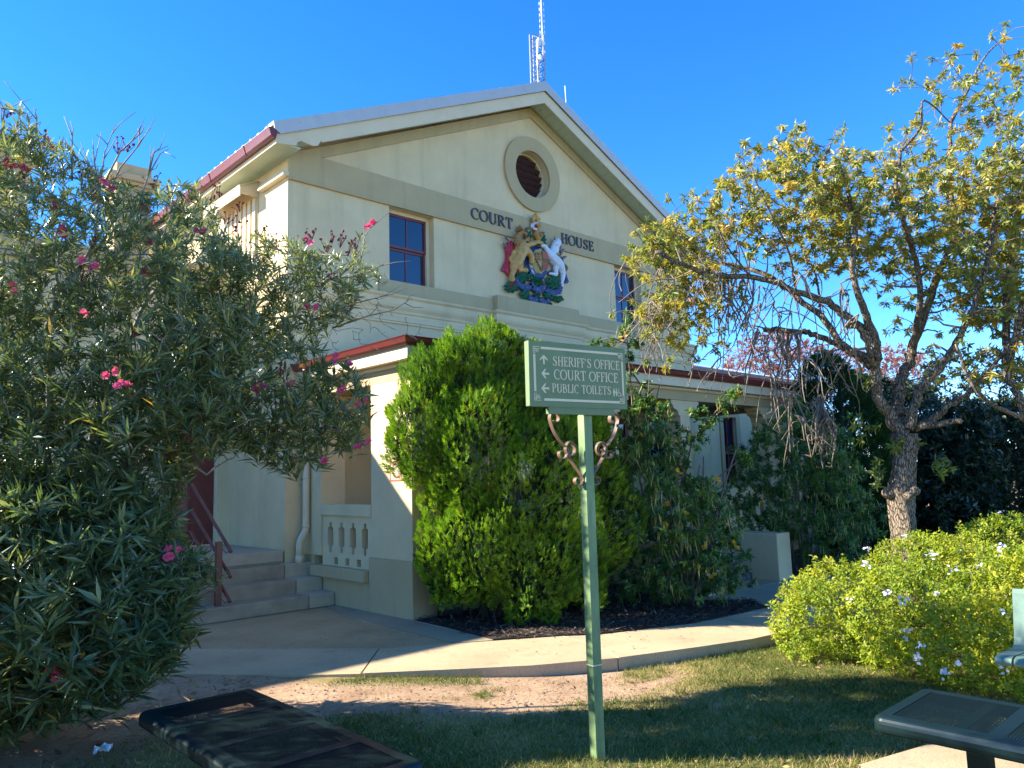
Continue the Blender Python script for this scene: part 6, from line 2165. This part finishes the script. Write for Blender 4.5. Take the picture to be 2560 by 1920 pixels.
leaves('foliage', B, D, N, L, L * .46, rn, PLM, PB, fold=.15, droop=.15, wide=.55)
PWH = petalmat('pale_blue_petals', (.78, .79, .90), .3)
cand = np.where((Pp[:, 2] > .25) & (Pn[:, 2] > .1) | ((Pn @ np.array([-.8, -.5, 0])) > .35))[0]
for k in R5.choice(cand, 72, replace=False):
    mb = MB()
    c = Vector(Pp[k] + Pn[k] * .05 + np.array([-.02, -.02, .03]))
    for q in range(7):
        flower(c + Vector(R5.normal(size=3)) * .016, .012, 5, Vector(Pn[k]) + Vector((-.3, -.3, .5)) + Vector(R5.normal(size=3)) * .5, mb, .15)
    mb.build('flower_cluster', PWH, PB)

# ---- broad crowned tree with yellowing leaves
TLEAF = leafmat('yellowing_tree_leaf', [(0, (.10, .165, .04)), (.3, (.23, .275, .065)), (.6, (.42, .385, .085)), (.86, (.58, .42, .065)), (.96, (.62, .34, .04)), (1, (.40, .16, .04))], .38, .48, (1.15, 1.08, .5), spec=.5)


def broad_tree(name, label, base, trunk, trunk_r, limbs, crowns, seed, knots=(), droop=None, group=None, nleaf=22):
    r = np.random.default_rng(seed)
    T_ = thing(name, base, label, 'tree', group)
    mb = MB()
    nodes, rad = [], []
    if trunk:
        m = len(trunk)
        P, RR = [], []
        for i in range(m - 1):
            for k in range(8):
                f = k / 8
                P.append(np.array(trunk[i]) * (1 - f) + np.array(trunk[i + 1]) * f)
                RR.append(trunk_r[i] * (1 - f) + trunk_r[i + 1] * f)
        P.append(np.array(trunk[-1]))
        RR.append(trunk_r[-1])
        n = 28
        tb = MB()
        tb.tube(P, RR, n)
        # uneven girth
        for i in range(len(P)):
            for j in range(n):
                q = Vector(tb.v[i * n + j])
                c = Vector(P[i])
                k = 1 + .10 * math.sin(3 * 2 * math.pi * j / n + i * .12) + .05 * math.sin(7 * 2 * math.pi * j / n + i * .31) + r.normal() * .015
                tb.v[i * n + j] = tuple(c + (q - c) * k)
        for c, s in knots:
            tb.ball(c, s, 12, 8)
        tb.build('trunk', BARK, T_, smooth=True)
        nodes += P[-3:]
        rad += RR[-3:]
    lb = MB()
    for r0, r1, pts in limbs:
        m = len(pts)
        P = []
        for i in range(m - 1):
            p0, p1, p2, p3 = [np.array(pts[min(max(j, 0), m - 1)]) for j in (i - 1, i, i + 1, i + 2)]
            for k in range(5):
                f = k / 5
                P.append(.5 * (2 * p1 + (p2 - p0) * f + (2 * p0 - 5 * p1 + 4 * p2 - p3) * f * f + (3 * p1 - p0 - 3 * p2 + p3) * f ** 3) + r.normal(size=3) * r1 * .25)
        P.append(np.array(pts[-1]))
        RR = list(.82 * (r0 + (r1 - r0) * np.linspace(0, 1, len(P)) ** .8))
        lb.tube(P, RR, 9)
        nodes += P
        rad += RR
    lb.build('limbs', BARK, T_, smooth=True)
    tw = MB()
    allT, allE, cnts = [], [], []
    for outline, n, depth in crowns:
        # leaf clusters sit in bunches with gaps of sky between them
        c = volume_pts(max(8, n // 7), outline, base, depth, r, shell=.3)
        k = r.integers(0, len(c), n)
        T = c[k] + r.normal(size=(n, 3)) * np.array([.17, .17, .13])
        E = grow(tw, nodes, rad, T, r, .0035, .15, .38, .05, 4, thick=.6)
        allT.append(T)
        allE.append(E)
    if droop:
        for ln in TREE_HANG:
            tw.tube(ln, [.012 if len(ln) > 4 else .007, .003], 5)
        nodes += [np.array(q) for ln in TREE_HANG for q in ln[2:]]
        rad += [.006 for ln in TREE_HANG for q in ln[2:]]
        outline, n, depth = droop
        T = volume_pts(n, outline, base, depth, r)
        pal = MB()
        up = T + np.array([0, 0, .45]) + r.normal(size=T.shape) * .12
        grow(pal, nodes, rad, up, r, .005, .16, .5, -.1, 4, from_low=False)
        for a, b in zip(up, T):
            for q in range(3):
                e = b + r.normal(size=3) * np.array([.16, .16, .14])
                m1 = a * .6 + e * .4 + r.normal(size=3) * .07 + np.array([0, 0, .08])
                m2 = a * .25 + e * .75 + r.normal(size=3) * .06
                ec = e + r.normal(size=3) * .06 + np.array([0, 0, .05])
                P = [a * (1 - s) ** 3 + 3 * m1 * s * (1 - s) ** 2 + 3 * m2 * s * s * (1 - s) + e * s ** 3 for s in np.linspace(0, 1, 6)] + [ec]
                pal.tube(P, list(np.linspace(.0075, .0032, 7)), 4, cap=False)
        pal.build('bare_twigs', PALETWIG, T_, smooth=True)
    tw.build('twigs', TWIG, T_, smooth=True)
    T = np.concatenate(allT)
    E = np.concatenate(allE)
    ax = norm(E * .5 + np.array([-.1, 0, .45]) + r.normal(size=E.shape) * .4)
    B, D, N = whorls(T, ax, nleaf, (.55, 1.7), .07, .18, r)
    D[:, 2] -= r.uniform(.2, .9, len(D))
    L = r.uniform(.045, .088, len(B))
    cl = r.beta(2.2, 2.2, len(T))
    rn = np.clip(np.repeat(cl, nleaf) * .75 + r.uniform(-.12, .30, len(B)), 0, 1)
    leaves('foliage', B, D, N, L, L * r.uniform(.26, .34, len(B)), rn, TLEAF, T_, fold=.15, droop=.18)
    return T_


kn = [((8.125, 3.145, 1.345), (.075, .075, .065)), ((8.14, 2.98, 1.31), (.06, .06, .05)), ((8.205, 2.94, 1.36), (.075, .06, .05)), ((8.28, 2.96, 1.80), (.09, .08, .07))]
MT = broad_tree('yellowing_tree', 'broad tree with cracked grey trunk and yellowing drooping leaves behind the white flowered shrub', TB, TREE_TRUNK,
                [.145, .125, .118, .122, .128, .112, .108, .118], TREE_LIMBS,
                [(TREE_CROWN, 620, 1.1), (TREE_DENSE, 1300, 1.25), (TREE_LOWR, 130, .9), (TREE_LEFT, 200, .5)], 31, kn, (TREE_DROOP, 60, .8), 'yellowing trees')
# sprouts of fresh leaves on the trunk
r = np.random.default_rng(4)
sp = np.array([(8.02, 3.2, 1.62), (7.98, 3.22, 1.56), (8.03, 3.2, 1.50), (8.44, 2.78, 1.60), (8.5, 2.74, 1.66), (8.46, 2.75, 1.52), (8.12, 3.08, 1.83), (8.16, 3.0, 1.86), (7.93, 3.25, 2.02), (7.9, 3.3, 2.12), (7.88, 3.28, 1.94), (7.95, 3.2, 2.45), (7.92, 3.22, 2.56), (8.3, 2.9, 1.85)])
sp = np.concatenate([sp, sp + r.normal(size=sp.shape) * .04])
B, D, N = whorls(sp, rdir(len(sp), .4, r), 14, (.6, 1.6), .06, .2, r)
D[:, 2] -= .3
L = r.uniform(.06, .10, len(B))
leaves('trunk_sprouts', B, D, N, L, L * .32, r.uniform(0, .45, len(B)), TLEAF, MT, droop=.15)
broad_tree('yellowing_tree', 'second yellowing tree at the right edge with pale leaning limbs', R2B, None, None, TREE2_LIMBS, [(TREE2_CROWN, 420, 1.0)], 37, (), None, 'yellowing trees')

# ---- dark evergreen trees and a reddish winter tree in the background
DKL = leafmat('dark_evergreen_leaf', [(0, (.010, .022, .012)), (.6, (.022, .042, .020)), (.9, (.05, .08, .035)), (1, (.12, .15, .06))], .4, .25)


def backtree(name, label, base, outline, n, depth, seed, mt, leaf=(.12, .2), per=16, stem=DKTWIG, spread=.9, group=None):
    r = np.random.default_rng(seed)
    T_ = thing(name, base, label, 'tree', group)
    mb = MB()
    zmax = max(p[1] for p in outline)
    base = np.array(base, float)
    nodes, rad = [], []
    for k in range(5):
        e = base + RT * r.uniform(-1, 1) * spread + FW * r.uniform(-.6, .6) + np.array([0, 0, zmax * r.uniform(.6, .85)])
        P = [base + (e - base) * t + RT * math.sin(t * 3) * .15 * r.normal() + np.array([0, 0, -.1 * (1 - t)]) for t in np.linspace(0, 1, 10)]
        rr = list(np.linspace(.12, .03, 10))
        mb.tube(P, rr, 7)
        nodes += P
        rad += rr
    mb.build('trunk', stem, T_, smooth=True)
    tw = MB()
    T = volume_pts(n, outline, base, depth, r, shell=.4)
    E = grow(tw, nodes, rad, T, r, .006, .3, .3, 0, 4)
    tw.build('branches', stem, T_, smooth=True)
    if per:
        ax = norm(E * .5 + np.array([0, 0, .4]) + r.normal(size=E.shape) * .5)
        B, D, N = whorls(T, ax, per, (.5, 1.6), .25, .3, r)
        L = r.uniform(*leaf, len(B))
        leaves('crown', B, D, N, L, L * .35, r.uniform(0, 1, len(B)), mt, T_, droop=.15)
    return T_


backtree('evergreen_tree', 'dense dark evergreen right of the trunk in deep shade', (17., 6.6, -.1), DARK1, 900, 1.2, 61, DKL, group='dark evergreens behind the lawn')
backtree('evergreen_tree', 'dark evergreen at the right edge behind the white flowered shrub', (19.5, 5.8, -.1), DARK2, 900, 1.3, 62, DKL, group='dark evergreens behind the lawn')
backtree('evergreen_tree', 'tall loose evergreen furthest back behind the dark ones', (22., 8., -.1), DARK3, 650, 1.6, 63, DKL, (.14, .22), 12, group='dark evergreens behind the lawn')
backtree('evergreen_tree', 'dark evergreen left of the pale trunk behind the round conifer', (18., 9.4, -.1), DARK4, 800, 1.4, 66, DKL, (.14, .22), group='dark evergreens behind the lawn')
REDL = leafmat('reddish_winter_leaf', [(0, (.16, .07, .055)), (.5, (.30, .12, .085)), (1, (.38, .20, .12))], .6, .4, (1.2, .9, .7))
backtree('reddish_tree', 'bare twigged tree with last pinkish red leaves above the white roof', PKB, REDTREE, 1700, 1.8, 64, REDL, (.12, .22), 8, paint('mauve_twigs', (.22, .15, .14), .9, .2, 5, 0), 2.2)

# ------------------------------------------------------------------ lawn, fallen leaves
R7 = np.random.default_rng(77)
GM = leafmat('lawn_blades', [(0, (.06, .10, .02)), (.4, (.15, .19, .04)), (.7, (.34, .30, .10)), (1, (.54, .43, .21))], .6, .35, spec=.25)


def turf(n, x0, x1, y0, y1, hmin, hmax, w):
    x, y = R7.uniform(x0, x1, n), R7.uniform(y0, y1, n)
    fwd = x * .682 + y * .731
    sid = x * .731 - y * .682
    g = grassiness(x, y)
    bench_slab = (x > 4.2 + (1.95 - y) * -.4) & (y < 1.95 - (x - 4.3) * .27) & (x > 3.4 + (y + .9) * .32)
    k = (R7.uniform(0, 1, n) < g * (.55 + .6 * fbm(x * 2.6, y * 2.6, 71))) & (fwd > 1.5) & (np.abs(sid) < fwd * .85 + .5) & ~bench_slab
    x, y, g = x[k], y[k], g[k]
    m = len(x)
    P = np.column_stack([x, y, gz(x, y) - .004])
    D = rdir(m, 0, R7) * np.array([.9, .9, .3]) + np.array([0, 0, .75])
    dry = np.clip(R7.normal(.40, .27, m) + (fbm(x * 1.2, y * 1.2, 81) - .47) * 1.3, 0, 1)
    return P, D, rdir(m, 0, R7), R7.uniform(hmin, hmax, m), w, dry


P, D, N, L, W, rn = turf(330000, 1.0, 9.0, .2, 5.8, .022, .062, .0042)
L = L * (.75 + .7 * fbm(P[:, 0] * 4.5, P[:, 1] * 4.5, 111))
cx, cy = R7.uniform(2.0, 7.0, 150), R7.uniform(1.6, 5.4, 150)
ck = (grassiness(cx, cy) > .12) & (front_dist(cx, cy) > .05)
cx, cy = np.repeat(cx[ck], 26), np.repeat(cy[ck], 26)
cx, cy = cx + R7.normal(size=len(cx)) * .022, cy + R7.normal(size=len(cx)) * .022
m_ = len(cx)
P = np.concatenate([P, np.column_stack([cx, cy, gz(cx, cy) - .004])])
D = np.concatenate([D, rdir(m_, 0, R7) * np.array([.8, .8, .3]) + np.array([0, 0, .9])])
N = np.concatenate([N, rdir(m_, 0, R7)])
L = np.concatenate([L, R7.uniform(.04, .10, m_)])
rn = np.concatenate([rn, np.clip(R7.normal(.3, .22, m_), 0, 1)])
lawn = leaves('lawn', P, D, N, L, W, rn, GM, None, (0, 0, 0), fold=.1, droop=.2, wide=.35)
struct(lawn, 'stuff')
LM = leafmat('fallen_leaves', [(0, (.10, .05, .025)), (.5, (.26, .14, .06)), (.8, (.34, .22, .10)), (1, (.42, .33, .10))], .7, .15)
o = chips('leaf_litter', 420, [(.4, 5.1), (1.6, 4.6), (2.6, 5.5), (2.9, 6.3), (2.2, 7.2), (.6, 6.6)], lambda x, y: gz(x, y) + .006, (.05, .13), (.012, .03), LM, .02, .3)
struct(o, 'stuff')
o = chips('fallen_leaves', 620, [(2.6, 5.6), (5.4, 4.3), (8, 4.0), (8, 3.4), (6, 2.2), (4.3, 2.0), (2.0, 2.4), (2.0, 4.6)], lambda x, y: gz(x, y) + .012, (.025, .06), (.012, .026), LM, .015, .3)
struct(o, 'stuff')
o = chips('path_leaves', 150, [(2.6, 7.4), (5.3, 4.7), (8, 4.1), (8, 4.8), (5.7, 5.5), (4.9, 6.1), (4.6, 8.8), (3, 8.6)], lambda x, y: .006 + 0 * x, (.015, .045), (.008, .018), LM, .006, .15)
struct(o, 'stuff')
o = chips('red_leaf_litter', 1800, [(13.5, 6.4), (21, 5.2), (22, 6.2), (18, 7.0), (13.5, 7.8)], lambda x, y: .03 + 0 * x, (.05, .12), (.03, .05), REDL, .03, .2)
struct(o, 'stuff')
PEB = paint('soil_crumbs', (.30, .19, .12), .95, .3, 30, .3, 60)
n = 2600
x, y = R7.uniform(2.3, 6.0, n), R7.uniform(3.2, 7.0, n)
fd = front_dist(x, y)
k = (fd > .02) & (fd < 2.2) & (grassiness(x, y) < .5)
mb = MB()
for a, b in zip(x[k], y[k]):
    s = abs(R7.normal(0, .005)) + .003
    z = float(gz(a, b))
    vs = [(a + s * R7.uniform(.6, 1.2), b, z + s * .3), (a, b + s * R7.uniform(.6, 1.2), z + s * .3), (a - s * R7.uniform(.6, 1.2), b, z + s * .3), (a, b - s * R7.uniform(.6, 1.2), z + s * .3), (a, b, z + s * R7.uniform(.7, 1.3)), (a, b, z - s)]
    mb.add(vs, [(0, 1, 4), (1, 2, 4), (2, 3, 4), (3, 0, 4), (1, 0, 5), (2, 1, 5), (3, 2, 5), (0, 3, 5)])
struct(mb.build('soil_crumbs', PEB), 'stuff')
